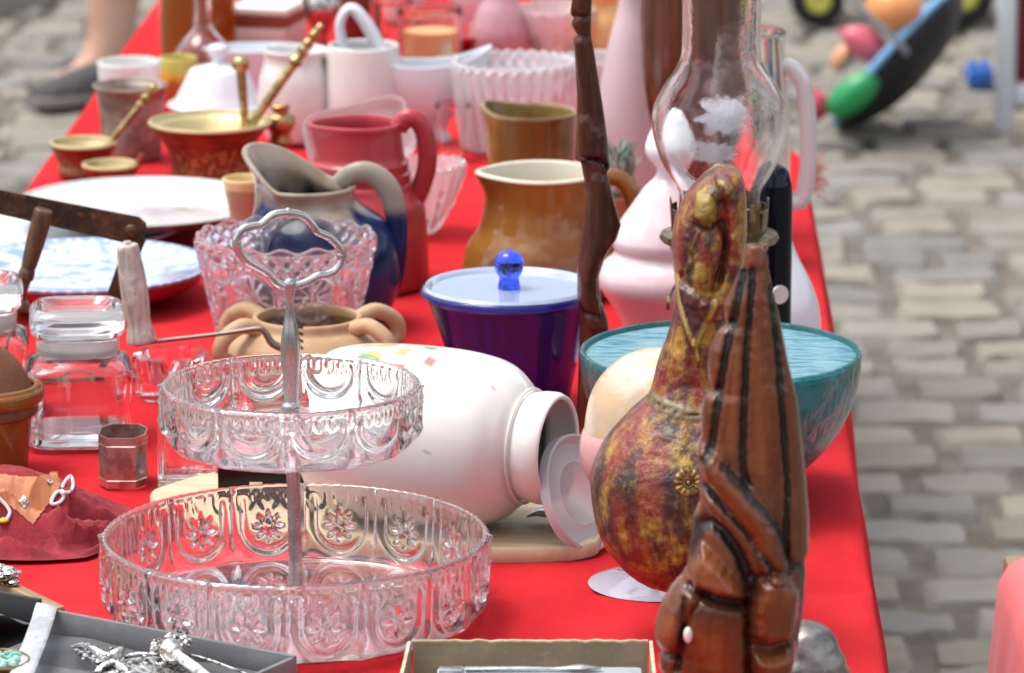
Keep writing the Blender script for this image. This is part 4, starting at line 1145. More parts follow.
MB().lathe(cat([(r * sc, z * L_) for r, z in hpf], 4), 28, M=Matrix.Translation(a + Vector((0, -.014, 0))) @ q).build('handle', mat('dark_turned_handle', (.075, .035, .02), rough=.35, col2=(.14, .07, .035), vs=40, stretch=(4, 4, .6)), T)
MB().tube([A.P(12, 330, -.014), A.P(10, 360, -.01), A.P(14, 384, -.0), A.P(60, 385, .004), A.P(102, 384, .004)], .0022, 10, 5).build('foot_rod', M_rust, T)

# --- crank with whitewashed handle
A = Ax(172, 402)
T = thing('crank_handle', 'bent steel rod with worn whitish wooden grip, resting on the glass ashtray', 'crank', A.o)
a = A.P(142, 343); b = A.P(127, 243)
L_ = (b - a).length; q = Vector((0, 0, 1)).rotation_difference((b - a).normalized()).to_matrix().to_4x4(); sc = A.r(1, 340)
gp = [(.01, 0), (13, .005), (15, .04), (13.5, .12), (12, .22), (13.5, .42), (13.5, .65), (12, .85), (11, .96), (9, .985), (5, .99), (4, 1.015), (.01, 1.02)]
MB().lathe(cat([(r * sc, z * L_) for r, z in gp], 4), 32, M=Matrix.Translation(a) @ q).build('grip', mat('whitewashed_wood', (.52, .45, .40), rough=.6, col2=(.36, .29, .25), vs=60, stretch=(5, 5, .5), third=(.62, .57, .53), ts=30, bump=.4, bs=120, bstretch=(5, 5, .4)), T)
MB().tube([A.P(x, y) for x, y in [(135, 345), (160, 341), (220, 334), (255, 329), (264, 331), (272, 343), (284, 348), (296, 346)]], [A.r(q_, 340) for q_ in (2.2, 2.2, 2.2, 2.6, 3.2, 4, 4, 2)], 12, 5).build('rod', mat('grey_iron', (.20, .18, .16), rough=.35, metal=.8), T)
m = MB()
for k in range(4): m.tube([A.P(286 + k * 2, 346 - k * 5), A.P(296 + k, 345 - k * 6), A.P(303, 349 - k * 7)], A.r(1.5, 345), 8, 3)
m.build('prong', mat('black_iron', (.03, .03, .03), rough=.5, metal=.6), T)

# --- glass ashtray
A = Ax(172, 396)
sc = A.r(1, 390)
def ash(th, r, z, i): 
    return (r * (1 + .05 * cos(th * 8)), z - (.008 * max(0, cos(th * 4)) ** 10 if z > A.h(362) else 0))
MBx = MB().lathe(A.prof([(.01, 396), (33, 396), (36, 393), (38, 375), (39, 358), (38, 354), (30, 353), (28, 356), (24, 372), (22, 380), (.01, 382)]), 128, ash)
solo('glass_ashtray', MBx, glass('ashtray_glass', (.98, .93, .95), ior=1.5), A, 'thick faceted clear glass ashtray right of the lidded glass jar', 'ashtray', angle=25)

# --- lidded square glass jars
def sqlathe(e):
    def f(th, r, z, i):
        ca, sa = cos(th), sin(th); rr2 = (abs(ca) ** e + abs(sa) ** e) ** (-1 / e)
        return (r * rr2, z)
    return f
def glassjar(bx, by, label):
    A = Ax(bx, by); d = by - 438
    T = thing('glass_jar', label, 'jar', A.o, radians(6), 'lidded square glass jars')
    Y = lambda y: y + d
    body = cat(A.prof([(46, Y(438)), (53, Y(434)), (53, Y(425)), (51, Y(405)), (52, Y(385)), (53, Y(368)), (50, Y(360)), (42, Y(354)), (39, Y(350)), (39, Y(345))]), 5)
    sh = shell(body, .003, .009)
    no = len(body); zt = A.h(Y(358)); f4 = sqlathe(5)
    def fn(th, r, z, i):
        k = sst(zt + .006, zt - .006, z); q = f4(th, r, z, i)[0]
        return (q * k + r * (1.06) * (1 - k), z)
    MB().lathe(sh, 96, fn).build('jar_body', M_clear, T, angle=60)
    MB().lathe(A.prof([(.01, Y(352)), (37, Y(352)), (41, Y(350)), (41.5, Y(340)), (40, Y(334)), (.01, Y(334))]), 64).build('seal', mat('frosted_seal', (.80, .78, .78), rough=.3, trans=.5), T)
    fl = sqlathe(4.5); MB().lathe(cat(A.prof([(.01, Y(335)), (36, Y(335)), (42, Y(332)), (47, Y(326)), (48, Y(314)), (45, Y(307)), (38, Y(304)), (32, Y(308)), (24, Y(312)), (.01, Y(313))]), 6), 96, fl).build('lid', M_thick, T)
glassjar(80, 438, 'square clear glass jar with thick round glass lid, beside the whitish crank grip')
glassjar(-22, 412, 'lidded clear glass jar cut by the left picture edge, behind the brown planter')

# --- brown planter
A = Ax(-12, 470)
T = thing('brown_planter', 'glazed orange brown earthenware pot with rounded rim at the left picture edge', 'pot', A.o)
M_pl2 = mat('tan_brown_glaze', (.24, .085, .014), rough=.14, col2=(.17, .055, .010), vs=12, coat=.1)
vessel(A, [(38, 470), (40, 466), (44, 430), (46, 404), (54, 402), (58, 396), (58, 389), (55, 386)], .006, 64, 4).build('pot_body', M_pl2, T)
MB().lathe(cat(A.prof([(.01, 415), (48, 414), (49, 398), (46, 386), (36, 366), (18, 348), (.01, 340)]), 5), 56).build('domed_lid', mat('matte_brown', (.17, .065, .025), rough=.55, col2=(.12, .04, .016), vs=20), T)

# --- octagonal metal ring
A = Ax(124, 481)
def octa(rx, ry): return [(sx * a * rx, sy * b * ry) for sx, sy, a, b in ((1, 1, 1, .45), (1, 1, .6, 1), (-1, 1, .6, 1), (-1, 1, 1, .45), (-1, -1, 1, .45), (-1, -1, .6, 1), (1, -1, .6, 1), (1, -1, 1, .45))]
rx = A.r(23.5, 470); ry = rx * 1.25; H = A.h(431)
m = MB(); secs = []
for k, z in ((1, 0), (1, H * .12), (1.03, H * .14), (1, H * .16), (1, H * .80), (1.03, H * .82), (1, H * .84), (1.0, H), (.95, H), (.93, H * .5), (.93, 0)):
    secs.append([(x * k, y * k, z) for x, y in octa(rx, ry)])
m.loft(secs, cap=False); m.bridge(list(range(80, 88)), list(range(0, 8)))
solo('napkin_ring', m, mat('rosy_silver', (.62, .50, .47), rough=.28, metal=.85, col2=(.40, .26, .22), vs=70, bump=.3, bs=200), A, 'small eight sided metal napkin ring standing upright on the red cloth', 'napkin ring', angle=20)

# --- rectangular glass holder
A = Ax(189, 487)
w = A.r(31, 480); H = A.h(425); dp = .035
m = MB()
m.box((0, dp / 2, .0025), (2 * w, dp, .005), bev=.0006)
for sx in (-1, 1): m.box((sx * (w - .002), dp / 2, H / 2 + .005), (.004, dp, H - .002), bev=.0006)
m.box((0, dp - .0015, H / 2 + .005), (2 * w - .0085, .003, H - .002), bev=.0006)
solo('glass_holder', m, glass('pale_plexiglass', (.95, .94, .90), rough=.08), A, 'upright rectangular clear glass holder right of the napkin ring', 'glass holder')

# --- maroon beaded pouch
A = Ax(55, 530)
def pxy(x, y): q = at(x, y) - A.o; return q
def pouch(u, v):
    # u across, v from front to back
    e = abs(2 * u - 1); x = -75 + 208 * u
    fy = 562 - 10 * (2 * u - 1) ** 2 - 12 * sst(.75, 1, u); by = 497 + 14 * (2 * u - 1) ** 4
    y = fy + (by - fy) * v
    q = pxy(x, y)
    edge = sst(0, .10, v) * sst(1, .88, v) * sst(1, .86, u)
    h = .030 * sst(0, .55, v) * (1 - .25 * sst(.8, 1, v)) * (1 - .55 * sst(.45, 1, u)) + .004
    h *= .55 + .45 * cos((u - .35) * 4)
    fold = .0085 * sin(v * 26 + 3.0 * u + 2.2 * mnoise.noise(Vector((u * 3, v * 2, 1)))) * sst(.75, .3, v) * (1 + .5 * u)
    rd = 1 - abs(mnoise.noise(Vector((u * 2.2 + v * 1.5, v * 5.5 - u * 1.2, 6)))) * 2.2
    h += .010 * max(0, rd) ** 3 * sst(.9, .4, v)
    h += fold + .004 * mnoise.noise(Vector((u * 7, v * 6, 3))) + .0012 * mnoise.noise(Vector((u * 40, v * 20, 3)))
    return (q.x, q.y, .0012 + max(0.0, h) * edge)
T = thing('beaded_pouch', 'crumpled maroon cloth pouch with white beadwork and orange leather at lower left', 'pouch', A.o)
M_mar = mat('maroon_suede', (.30, .020, .032), rough=.85, col2=(.20, .013, .022), vs=40, bump=.6, bs=260, third=(.36, .05, .06), ts=14)
m = MB().grid(110, 90, pouch); po = m.build('pouch_cloth', M_mar, T, angle=85)
import bisect
def ph(x, y):      # height of the pouch surface at local x, y
    w_ = A.o + Vector((x, y, 0)) - CAM; dd = w_.dot(FW)
    px = CX + F * w_.x / dd; py = CY - F * w_.dot(UP) / dd
    u = (px + 75) / 208
    if not 0 <= u <= 1: return 0
    fy = 562 - 10 * (2 * u - 1) ** 2 - 12 * sst(.75, 1, u); by = 497 + 14 * (2 * u - 1) ** 4
    v = (py - fy) / (by - fy)
    if not 0 <= v <= 1: return 0
    return pouch(u, v)[2]
def onp(px, py, lift=.001):
    # find where this direction meets the pouch
    for k in range(120):
        h = .045 - k * .000375; q = at(px, py, TZ + h) - A.o
        if ph(q.x, q.y) >= h:
            lo, hi = h, h + .0004
            for _ in range(7):
                md_ = (lo + hi) / 2; q = at(px, py, TZ + md_) - A.o
                if ph(q.x, q.y) >= md_: lo = md_
                else: hi = md_
            return Vector((q.x, q.y, lo + lift))
    q = pxy(px, py); return Vector((q.x, q.y, .002 + lift))
lea = MB()
def patch(poly, n, name, m_, lift):
    g_ = MB(); xs = [p[0] for p in poly]; ys_ = [p[1] for p in poly]
    idx = {}
    nx_, ny_ = n
    for j in range(ny_ + 1):
        for i in range(nx_ + 1):
            x = min(xs) + (max(xs) - min(xs)) * i / nx_; y = min(ys_) + (max(ys_) - min(ys_)) * j / ny_
            if inside(x, y, poly): idx[(i, j)] = len(g_.v); g_.v.append(onp(x, y, lift))
    for (i, j) in list(idx):
        q = [(i, j), (i + 1, j), (i + 1, j + 1), (i, j + 1)]
        if all(k in idx for k in q): g_.f.append(tuple(idx[k] for k in q))
    return g_.build(name, m_, T, angle=80)
patch([(-3, 474), (30, 478), (58, 474), (62, 486), (50, 505), (33, 527), (10, 508), (-3, 500)], (50, 40), 'leather_patch', mat('orange_leather', (.52, .19, .08), rough=.6, col2=(.42, .14, .06), vs=30), .0012)
for dm in ([(24, 497), (30, 505), (24, 513), (18, 504)], [(50, 480), (54, 485), (49, 489), (46, 483)]):
    patch(dm, (12, 12), 'metal_diamond', M_silver, .0026)
bd = MB()
for lp in ([(52, 507), (53, 500), (59, 494), (64, 499), (60, 505)], [(62, 494), (64, 486), (71, 481), (73, 489), (69, 495)]):
    bd.tube([onp(x, y, .0022) for x, y in lp], .0014, 8, 4, closed=True)
bd.tube([onp(x, y, .0022) for x, y in [(-2, 500), (6, 508), (10, 515), (7, 522), (3, 524)]], .0015, 8, 4)
bd.build('white_beadwork', mat('white_beads', (.78, .74, .76), rough=.4, bump=.8, bs=700), T)
MB().ball(onp(4, 523, .002), .004, 14, (1, 1, .6)).build('yellow_bead', mat('yellow_bead', (.85, .45, .03), rough=.3), T)

# --- open grey case with silverware
def topz(x, y, h): return at(x, y, TZ + h)
HB = .024
bl, brr = topz(44, 607, HB), topz(297, 655, HB)
A0 = Vector((bl.x, bl.y, TZ)); dv = (brr - bl); dv.z = 0; W = dv.length; ang = atan2(dv.y, dv.x)
T = thing('jewellery_case', 'open grey flat case with dark lining holding ornate silverware, at the front edge', 'case', A0, ang)
M_gc = mat('grey_card', (.20, .20, .205), rough=.6, col2=(.16, .16, .165), vs=20, bump=.3, bs=200)
M_lin = mat('charcoal_velvet', (.035, .035, .040), rough=.9, sheen=.4, col2=(.05, .05, .055), vs=60, bump=.4, bs=300)
Dp = .20; t_ = .0035
MB().box((W / 2, -t_ / 2, HB / 2), (W, t_, HB), bev=.0006).build('back_wall', M_gc, T)
MB().box((W + t_ / 2 - .003, -Dp / 2, HB / 2 - .0004), (t_, Dp - t_ * 2.5, HB - .0008), bev=.0006).build('side_wall', M_gc, T)
MB().box((W / 2 - .002, -Dp / 2 - t_, .003), (W - .006, Dp - .01, .005), bev=.001).build('floor_panel', M_gc, T)
def linf(u, v):
    x = .012 + (W - .022) * u; y = -.006 - (Dp - .03) * v
    return (x, y, .0075 + .0035 * mnoise.noise(Vector((u * 5, v * 4, 2))) + .002 * sin(u * 9 + v * 5))
MB().grid(60, 50, linf).build('lining', M_lin, T, angle=80)
SK = -math.tan(ang) * 0 + math.tan(-ang) * 1.0
def spine(u, v):
    a = v; s = sin(u * pi)
    return (-.0095 + .019 * u + .001 * sin(a * 5) + .19 * a * SK, .004 - .19 * a, HB + .002 + .0018 * s ** .3 + .0008 * mnoise.noise(Vector((u * 4, a * 20, 3))) - (.03 * sst(.03, 0, a)))
MB().grid(14, 60, spine).build('cloth_spine', mat('grey_white_tape', (.46, .47, .49), rough=.8, col2=(.33, .34, .36), vs=30, bump=.4, bs=300, third=(.6, .6, .6), ts=60), T, angle=80)
# left half of the case, other side of the spine
Lw = .11
MB().box((-Lw / 2 - .006, .004, HB / 2 + .002), (Lw, t_, HB + .004), bev=.0006).build('left_wall', mat('black_card', (.035, .035, .037), rough=.6), T)
MB().box((-Lw / 2 - .004, -.095, .002), (Lw, .185, .003), bev=.0005).build('left_floor', mat('black_base', (.02, .02, .022), rough=.7), T)
def linl(u, v):
    x = -.008 - Lw * u; y = .0 - .19 * v
    return (x, y, .008 + .022 * exp(-((v - .22) / .16) ** 2) * (1 - .6 * abs(u - .35)) + .003 * mnoise.noise(Vector((u * 6, v * 7, 2))))
MB().grid(40, 60, linl).build('black_cloth', mat('black_satin', (.012, .012, .018), rough=.45, sheen=.4), T, angle=80)

def case_pt(px, py, h): return topz(px, py, h)
# ornate silver cross
c = case_pt(108, 662, .016)
A1 = Vector((c.x, c.y, TZ + .013))
m = MB(); rr = random.Random(11)
def scroll(pts, r):
    m.tube([case_pt(x, y, .016 + h) - A1 for x, y, h in pts], r, 8, 5)
scroll([(72, 647, 0), (86, 646, .003), (98, 652, .002), (108, 656, 0), (120, 650, .003), (124, 648, 0)], [.0012, .003, .0026, .003, .0026, .0012])
scroll([(74, 650, 0), (82, 654, .001), (92, 652, .002)], [.001, .0022, .001])
scroll([(88, 658, 0), (97, 662, .002), (106, 660, .003), (118, 657, .002), (122, 652, 0)], [.0012, .0026, .003, .0026, .0014])
scroll([(96, 673, 0), (104, 667, .003), (112, 664, .004), (122, 668, .003), (130, 675, 0)], [.0018, .003, .0034, .003, .0018])
scroll([(100, 680, 0), (112, 676, .004), (128, 682, 0)], [.002, .0034, .002])
for k in range(34):
    x, y = rr.choice([(rr.uniform(76, 122), rr.uniform(647, 660)), (rr.uniform(97, 130), rr.uniform(663, 678))])
    m.ball(case_pt(x, y, .0175) - A1, rr.uniform(.0012, .0024), 8, (1, 1, .8))
o = m.build('ornate_cross', M_silver, loc=A1); tag(o, 'small ornate silver filigree cross lying in the grey case', 'cross')
# round silver tray
c = case_pt(150, 676, .014); A1 = Vector((c.x, c.y, TZ + .0145))
m = MB().lathe([(0, 0), (.026, 0), (.0275, .001), (.0285, .0035), (.030, .0038), (.0305, .003), (.029, .0005), (.027, -.0015), (0, -.0015)], 64)
o = m.build('silver_saucer', M_silver, loc=A1); tag(o, 'small round silver saucer in the grey case', 'saucer')
# letter opener with flower hilt and pearly grip
c = case_pt(175, 650, .022); A1 = Vector((c.x, c.y, TZ + .016))
T = thing('letter_opener', 'ornate silver letter opener with floral hilt and pearly white shaft in the grey case', 'letter opener', A1)
g0 = case_pt(168, 648, .026) - A1; g1 = case_pt(222, 688, .024) - A1
d = (g1 - g0).normalized(); q = Vector((0, 0, 1)).rotation_difference(d).to_matrix().to_4x4()
MB().lathe(cat([(.0001, -.004), (.006, -.003), (.0078, .002), (.0082, .006), (.006, .009), (.0066, .012), (.004, .0155), (.0001, .016)], 4), 32, M=Matrix.Translation(g0) @ q).build('collar', mat('bright_silver', (.66, .64, .58), rough=.22, metal=1), T)
MB().lathe([(0, .012), (.0034, .012), (.0038, .05), (.003, .075), (0, .076)], 24, M=Matrix.Translation(g0) @ q).build('pearl_shaft', mat('pearl', (.74, .72, .76), rough=.2, col2=(.3, .3, .33), vs=90, vlo=.56, vhi=.64, coat=.5), T)
m = MB(); rr = random.Random(4)
for k in range(60):
    x = rr.uniform(151, 190); y = 642 + rr.uniform(-7, 7) * (1 - abs(x - 172) / 40) + (170 - x) * .22 * (1 if x < 165 else -.0)
    m.ball(case_pt(x, y, .026 + rr.uniform(-.003, .003)) - A1, rr.uniform(.0013, .0034), 10, (1, .8, rr.uniform(.5, 1.1)), M=Matrix.Rotation(rr.uniform(0, 3), 4, 'Z'))
m.build('floral_hilt', M_silver, T)
MB().tube([case_pt(190, 655, .02) - A1, case_pt(215, 662, .018) - A1, case_pt(262, 680, .015) - A1], [.0011, .001, .0006], 8, 3).build('pin', M_silver, T)
MB().tube([case_pt(120, 664, .018) - A1, case_pt(126, 657, .018) - A1, case_pt(140, 654, .02) - A1, case_pt(158, 655, .022) - A1], .0014, 8, 5).build('hook', M_silver, T)
# turquoise bead dish in the left half
c = case_pt(-6, 668, .022); A1 = Vector((c.x, c.y, TZ + .022))
T = thing('bead_bowl', 'brass rimmed little bowl filled with turquoise beads in the black lined case half', 'bowl', A1)
MB().lathe(shell(cat([(.010, -.012), (.018, -.008), (.023, .0), (.0245, .006)], 4), .0015), 48).build('bowl', M_brass, T)
m = MB(); rr = random.Random(8)
for k in range(90):
    a, r = rr.uniform(0, 2 * pi), .019 * sqrt(rr.random())
    m.ball((r * cos(a), r * sin(a), .002 + rr.uniform(0, .005) + .004 * (1 - r / .02)), rr.uniform(.0018, .0034), 8, (1, .7, .8))
m.build('beads', mat('turquoise_beads', (.20, .48, .42), rough=.35, col2=(.45, .62, .55), vs=120), T)

# --- wooden box behind the case
a = topz(-30, 560, .020); b = topz(66, 606, .020); dv = b - a; ang = atan2(dv.y, dv.x); L_ = dv.length
A1 = Vector((a.x, a.y, TZ))
T = thing('wooden_box', 'shallow tan wooden box behind the grey case at the left edge', 'box', A1, ang)
M_tan2 = mat('tan_box_wood', (.36, .25, .13), rough=.55, col2=(.24, .15, .07), vs=20, stretch=(.3, 5, 5), bump=.3, bs=80)
MB().box((L_ / 2, -.005, .010), (L_, .010, .020), bev=.0015).build('back_rail', M_tan2, T)
MB().box((L_ / 2 - .004, -.0125, .007), (L_ - .008, .005, .014), bev=.001).build('inner_rail', M_tan2, T)
MB().box((L_ / 2 - .03, -.036, .005), (L_ - .06, .04, .008), bev=.001).build('box_floor', M_tan2, T)
c = topz(4, 575, .026); A1 = Vector((c.x, c.y, TZ + .022))
m = MB(); rr = random.Random(21)
for k in range(26): m.ball((rr.uniform(-.014, .010), rr.uniform(-.012, .012), rr.uniform(0, .007)), rr.uniform(.003, .006), 10, (1, .8, .6))
o = m.build('silver_brooch', M_silver, loc=A1); tag(o, 'lumpy tarnished silver brooch lying on the tan wooden box', 'brooch')

# --- cardboard box with cutlery
HC = .028
a = topz(410, 640, HC); b = topz(648, 641, HC)
A1 = Vector((a.x, a.y, TZ)); L_ = b.x - a.x
T = thing('cardboard_box', 'old open brown cardboard box bottom in front of the cake stand', 'box', A1)
M_cb = mat('old_cardboard', (.34, .27, .19), rough=.9, col2=(.26, .21, .14), vs=25, third=(.32, .27, .18), ts=90, bump=.4, bs=200)
M_ce = mat('torn_paper_edge', (.62, .52, .38), rough=.9, col2=(.45, .35, .22), vs=90)
def wall(p, q, name, tw=.0022):
    d = (q - p); L2 = d.length; n = Vector((-d.y, d.x, 0)).normalized() * tw / 2
    g_ = MB(); secs = []; k = 60; e_ = MB(); es = []
    for i in range(k + 1):
        c_ = p + d * i / k; h = HC - .0012 + .0009 * mnoise.noise(Vector((i * .33, L2 * 50, 1))) + .0005 * mnoise.noise(Vector((i * 1.3, 3, 1)))
        secs.append([c_ - n, c_ + n, c_ + n + Vector((0, 0, h)), c_ - n + Vector((0, 0, h))])
        es.append([c_ - n * 1.15 + Vector((0, 0, h - .0001)), c_ + n * 1.15 + Vector((0, 0, h - .0001)), c_ + n + Vector((0, 0, h + .0012)), c_ - n + Vector((0, 0, h + .0012))])
    g_.loft(secs); w_ = g_.build(name, M_cb, T); e_.loft(es); e_.build('torn_edge', M_ce, w_)
wall(Vector((.002, 0, 0)), Vector((L_, .0, 0)), 'back_wall')
wall(Vector((-.0005, -.003, 0)), Vector((-.010, -.21, 0)), 'side_wall')
wall(Vector((L_ + .002, -.002, 0)), Vector((L_ + .002, -.21, 0)), 'side_wall')
MB().box((L_ / 2, -.104, .0015), (L_ - .006, .196, .002), bev=.0003).build('box_floor', M_cb, T)
a = topz(437, 659, .030); b = topz(642, 659, .030); A2 = Vector(((a.x + b.x) / 2, a.y, TZ + .0135)); Lc = (b.x - a.x)
T = thing('cutlery_set', 'pale blue wrapped set of metal cutlery inside the cardboard box', 'cutlery', A2)
MB().box((0, -.045, .006), (Lc, .09, .011), bev=.003).build('wrapper', mat('pale_blue_wrap', (.42, .50, .58), rough=.25, col2=(.56, .62, .66), vs=30, trans=.15, bump=.4, bs=60), T)
m = MB()
for k in range(4):
    y = -.012 - k * .020
    m.tube([(-Lc * .36, y, .0135), (-Lc * .1, y, .014), (Lc * .08, y, .0138), (Lc * .2, y, .0145), (Lc * .3, y, .0140)], [.003, .0024, .002, .0045, .0015], 14, 8, flat=.4)
    m.box((-Lc * .43, y, .0125), (.016, .011, .003), bev=.001)
m.build('metal_cutlery', M_steel, T)
rr = random.Random(6); M_pm = mat('dark_blue_print', (.06, .10, .18), rough=.4)
for k in range(10):
    x = rr.uniform(-Lc * .45, Lc * .45); MB().box((x, -.010 - rr.random() * .06, .0122), (rr.uniform(.004, .02), rr.uniform(.002, .006), .0012), bev=.0003).build('printed_mark', M_pm, T)


# --- pewter bell
A = Ax(803, 694)
T = thing('pewter_bell', 'dull pewter dome shaped bell with engraved shoulder behind the carved head', 'bell', A.o)
MB().lathe(shell(cat(A.prof([(48, 694), (48, 684), (46, 678), (47, 672), (44, 666), (42, 658), (37, 650), (33, 640), (25, 629), (12, 623), (2, 621)]), 4), .002), 64).build('bell_body', mat('pewter', (.30, .28, .26), rough=.38, metal=.9, col2=(.18, .16, .15), vs=50, bump=.3, bs=200, rvar=.1), T)

# ------------------------------------------------------------------ the street beside the table
# pink cloth covered stool
zc = .60
c1 = at(984, 553, zc); 
cx0 = c1.x; cyb = c1.y
T = thing('pink_stool', 'stool covered by a salmon pink cloth at the right picture edge', 'stool', (cx0 + .17, cyb - .17, 0))
M_sal = mat('salmon_cloth', (.80, .16, .17), rough=.8, col2=(.74, .13, .15), vs=12, sheen=.2, bump=.2, bs=200)
def sc_(th, r, z, i): return r
m = MB(); secs = []
def rsq(R, e, wob, z, seed): 
    out = []
    for k in range(96):
        a = 2 * pi * k / 96; ca, sa = cos(a), sin(a); q = (abs(ca) ** e + abs(sa) ** e) ** (-1 / e) * R
        q *= 1 + wob * sin(a * 13 + seed) ; out.append((q * ca, q * sa, z))
    return out
for R, e, wob, z in ((.001, 4, 0, zc + .012), (.10, 4, 0, zc + .012), (.145, 5, 0, zc + .010), (.160, 6, 0, zc + .002), (.166, 6, .004, zc - .012), (.17, 6, .008, zc - .06), (.178, 5, .018, zc - .15), (.185, 5, .028, zc - .26)):
    secs.append(rsq(R, e, wob, z, 1))
m.loft(secs, cap=False); m.build('cloth_cover', M_sal, T, angle=80)
M_st = mat('stool_wood', (.3, .2, .12), rough=.6)
MB().box((0, 0, zc - .012), (.31, .31, .03), bev=.004).build('seat', M_st, T)
for sx in (-1, 1):
    for sy in (-1, 1): MB().box((sx * .13, sy * .13, (zc - .027) / 2), (.03, .03, zc - .028), bev=.003).build('leg', M_st, T)

# umbrella lying open on the cobbles
c = at(893, 132, 0); A = Ax(893, 122, .0)
A.o = Vector((c.x, c.y, .006))
def GP(px, py, dy=0): return aty(px, py, A.o.y + dy) - A.o
T = thing('child_umbrella', 'open black umbrella with blue inside lying on the cobbles', 'umbrella', A.o)
P1, P2 = GP(836, 124), GP(958, -12)
rc = (P1 + P2) / 2 ; Rr = (P2 - P1).length / 2; ch = (P2 - P1).normalized(); nrm = Vector((ch.z, 0, -ch.x)); 
if nrm.x < 0: nrm = -nrm
nrm = (nrm + Vector((0, -.28, 0))).normalized()
Mq = Matrix.Translation(rc) @ Vector((0, 0, 1)).rotation_difference(nrm).to_matrix().to_4x4()
pr = [(Rr * cos(a), Rr * .38 * sin(a)) for a in [pi / 2 * k / 16 for k in range(17)]]; pr[-1] = (0, pr[-1][1])
def ribf(th, r, z, i): return (r * (1 - .03 * abs(sin(th * 4)) ** .5 * (r / Rr)), z)
MB().lathe(pr, 96, ribf, M=Mq).build('canopy', mat('black_nylon', (.014, .014, .018), rough=.5), T)
pr2 = [(r * .985, z * .96 - .003) for r, z in pr]; 
MB().lathe(pr2, 96, ribf, M=Mq).build('blue_lining', mat('blue_nylon', (.10, .28, .55), rough=.6), T)
MB().tube([Mq @ Vector((Rr * .985 * cos(a), Rr * .985 * sin(a), -.002)) for a in [2 * pi * k / 48 for k in range(48)]], .008, 8, 1, closed=True, smooth=False).build('blue_hem', mat('light_blue_hem', (.22, .46, .75), rough=.6), T)
MB().tube([Mq @ Vector((0, 0, Rr * .36)), Mq @ Vector((0, 0, 0)), GP(905, 50, -.20), GP(840, -10, -.30)], .007, 10, 3).build('shaft', mat('grey_shaft', (.42, .44, .48), rough=.4, metal=.3), T)

def blob(name, px, py, rx, ry, rot, col, label, catg, dy=0, squash=1):
    yb = py + ry + 6
    sc = (aty(px, py, A.o.y) - CAM).dot(FW) / F
    ctr = aty(px, py, A.o.y + dy)
    base = Vector((ctr.x, ctr.y, max(.006, ctr.z - ry * sc)))
    T_ = thing(name, label, catg, base)
    m_ = mat(name + '_vinyl', col, rough=.35, col2=tuple(k * .8 for k in col), vs=6, coat=.2)
    M_ = Matrix.Translation(ctr - base) @ Matrix.Rotation(radians(rot), 4, 'Y')
    b_ = MB().lathe([(r, z) for r, z in cat([(.0001, -ry * sc * 1.0), (rx * sc * .5, -ry * sc * .87), (rx * sc * .87, -ry * sc * .5), (rx * sc, 0), (rx * sc * .87, ry * sc * .5), (rx * sc * .5, ry * sc * .87), (.0001, ry * sc)], 4)], 32, M=M_)
    b_.build('body', m_, T_)
    MB().ball(M_ @ Vector((0, 0, ry * sc * 1.0)), .007, 10).build('valve', m_, T_)
blob('green_balloon', 853, 94, 17, 31, 50, (.01, .28, .08), 'shiny green oval toy balloon spilling from the black umbrella', 'balloon', -.16)
blob('pink_balloon', 868, 46, 16, 30, -58, (.66, .13, .18), 'pink and red toy balloon above the green one', 'balloon', -.10)
blob('orange_balloon', 894, 10, 29, 25, 10, (.78, .30, .10), 'big orange toy balloon in the black umbrella', 'balloon', -.12)
blob('peach_balloon', 843, 58, 11, 16, 30, (.70, .36, .20), 'small peach toy balloon left of the pink one', 'balloon', -.06)
blob('red_ball', 814, 106, 15, 16, 0, (.52, .05, .09), 'dull red toy ball on the cobbles left of the green balloon', 'ball', -.14)
blob('blue_balloon', 891, 66, 9, 13, 35, (.30, .52, .86), 'small light blue toy balloon against the umbrella lining', 'balloon', -.14)

# toy truck with big wheels
c = at(892, 26, 0); A1 = Vector((c.x, c.y, 0))
T = thing('toy_truck', 'black toy truck with yellow wheel hubs behind the umbrella', 'toy truck', A1)
M_tyre = mat('black_tyre', (.012, .012, .013), rough=.5); M_hub = mat('yellow_hub', (.55, .50, .10), rough=.4)
s1 = c.y / F
for (px, py, r) in ((818, 2, 26), (962, 18, 31)):
    p = aty(px, py, c.y - .02) - A1; Rw = r * s1 * 1.02; p.z = Rw + .004
    for yy in (0, .22):
        w_ = MB().lathe(cat([(Rw * .5, -.045), (Rw * .85, -.045), (Rw, -.03), (Rw, .03), (Rw * .85, .045), (Rw * .5, .045)], 3), 48, lambda th, r_, z, i: (r_ * (1 + .02 * (abs(sin(th * 12)) > .7) * (r_ > Rw * .9)), z), M=Matrix.Translation((p.x, yy, p.z)) @ Matrix.Rotation(radians(90), 4, 'X'))
        wo = w_.build('wheel', M_tyre, T)
        MB().lathe(cat([(.0001, -.048), (Rw * .2, -.05), (Rw * .34, -.044), (Rw * .5, -.044), (Rw * .5, .044), (.0001, .046)], 3), 32, M=Matrix.Translation((p.x, yy, p.z)) @ Matrix.Rotation(radians(90), 4, 'X')).build('hub', M_hub, wo)
MB().box((0, .11, .17), (.44, .14, .10), bev=.02).build('body', mat('truck_black', (.02, .02, .022), rough=.4), T)
MB().box((.10, .11, .27), (.16, .13, .12), bev=.025).build('cab', mat('truck_yellow', (.6, .45, .06), rough=.4), T)

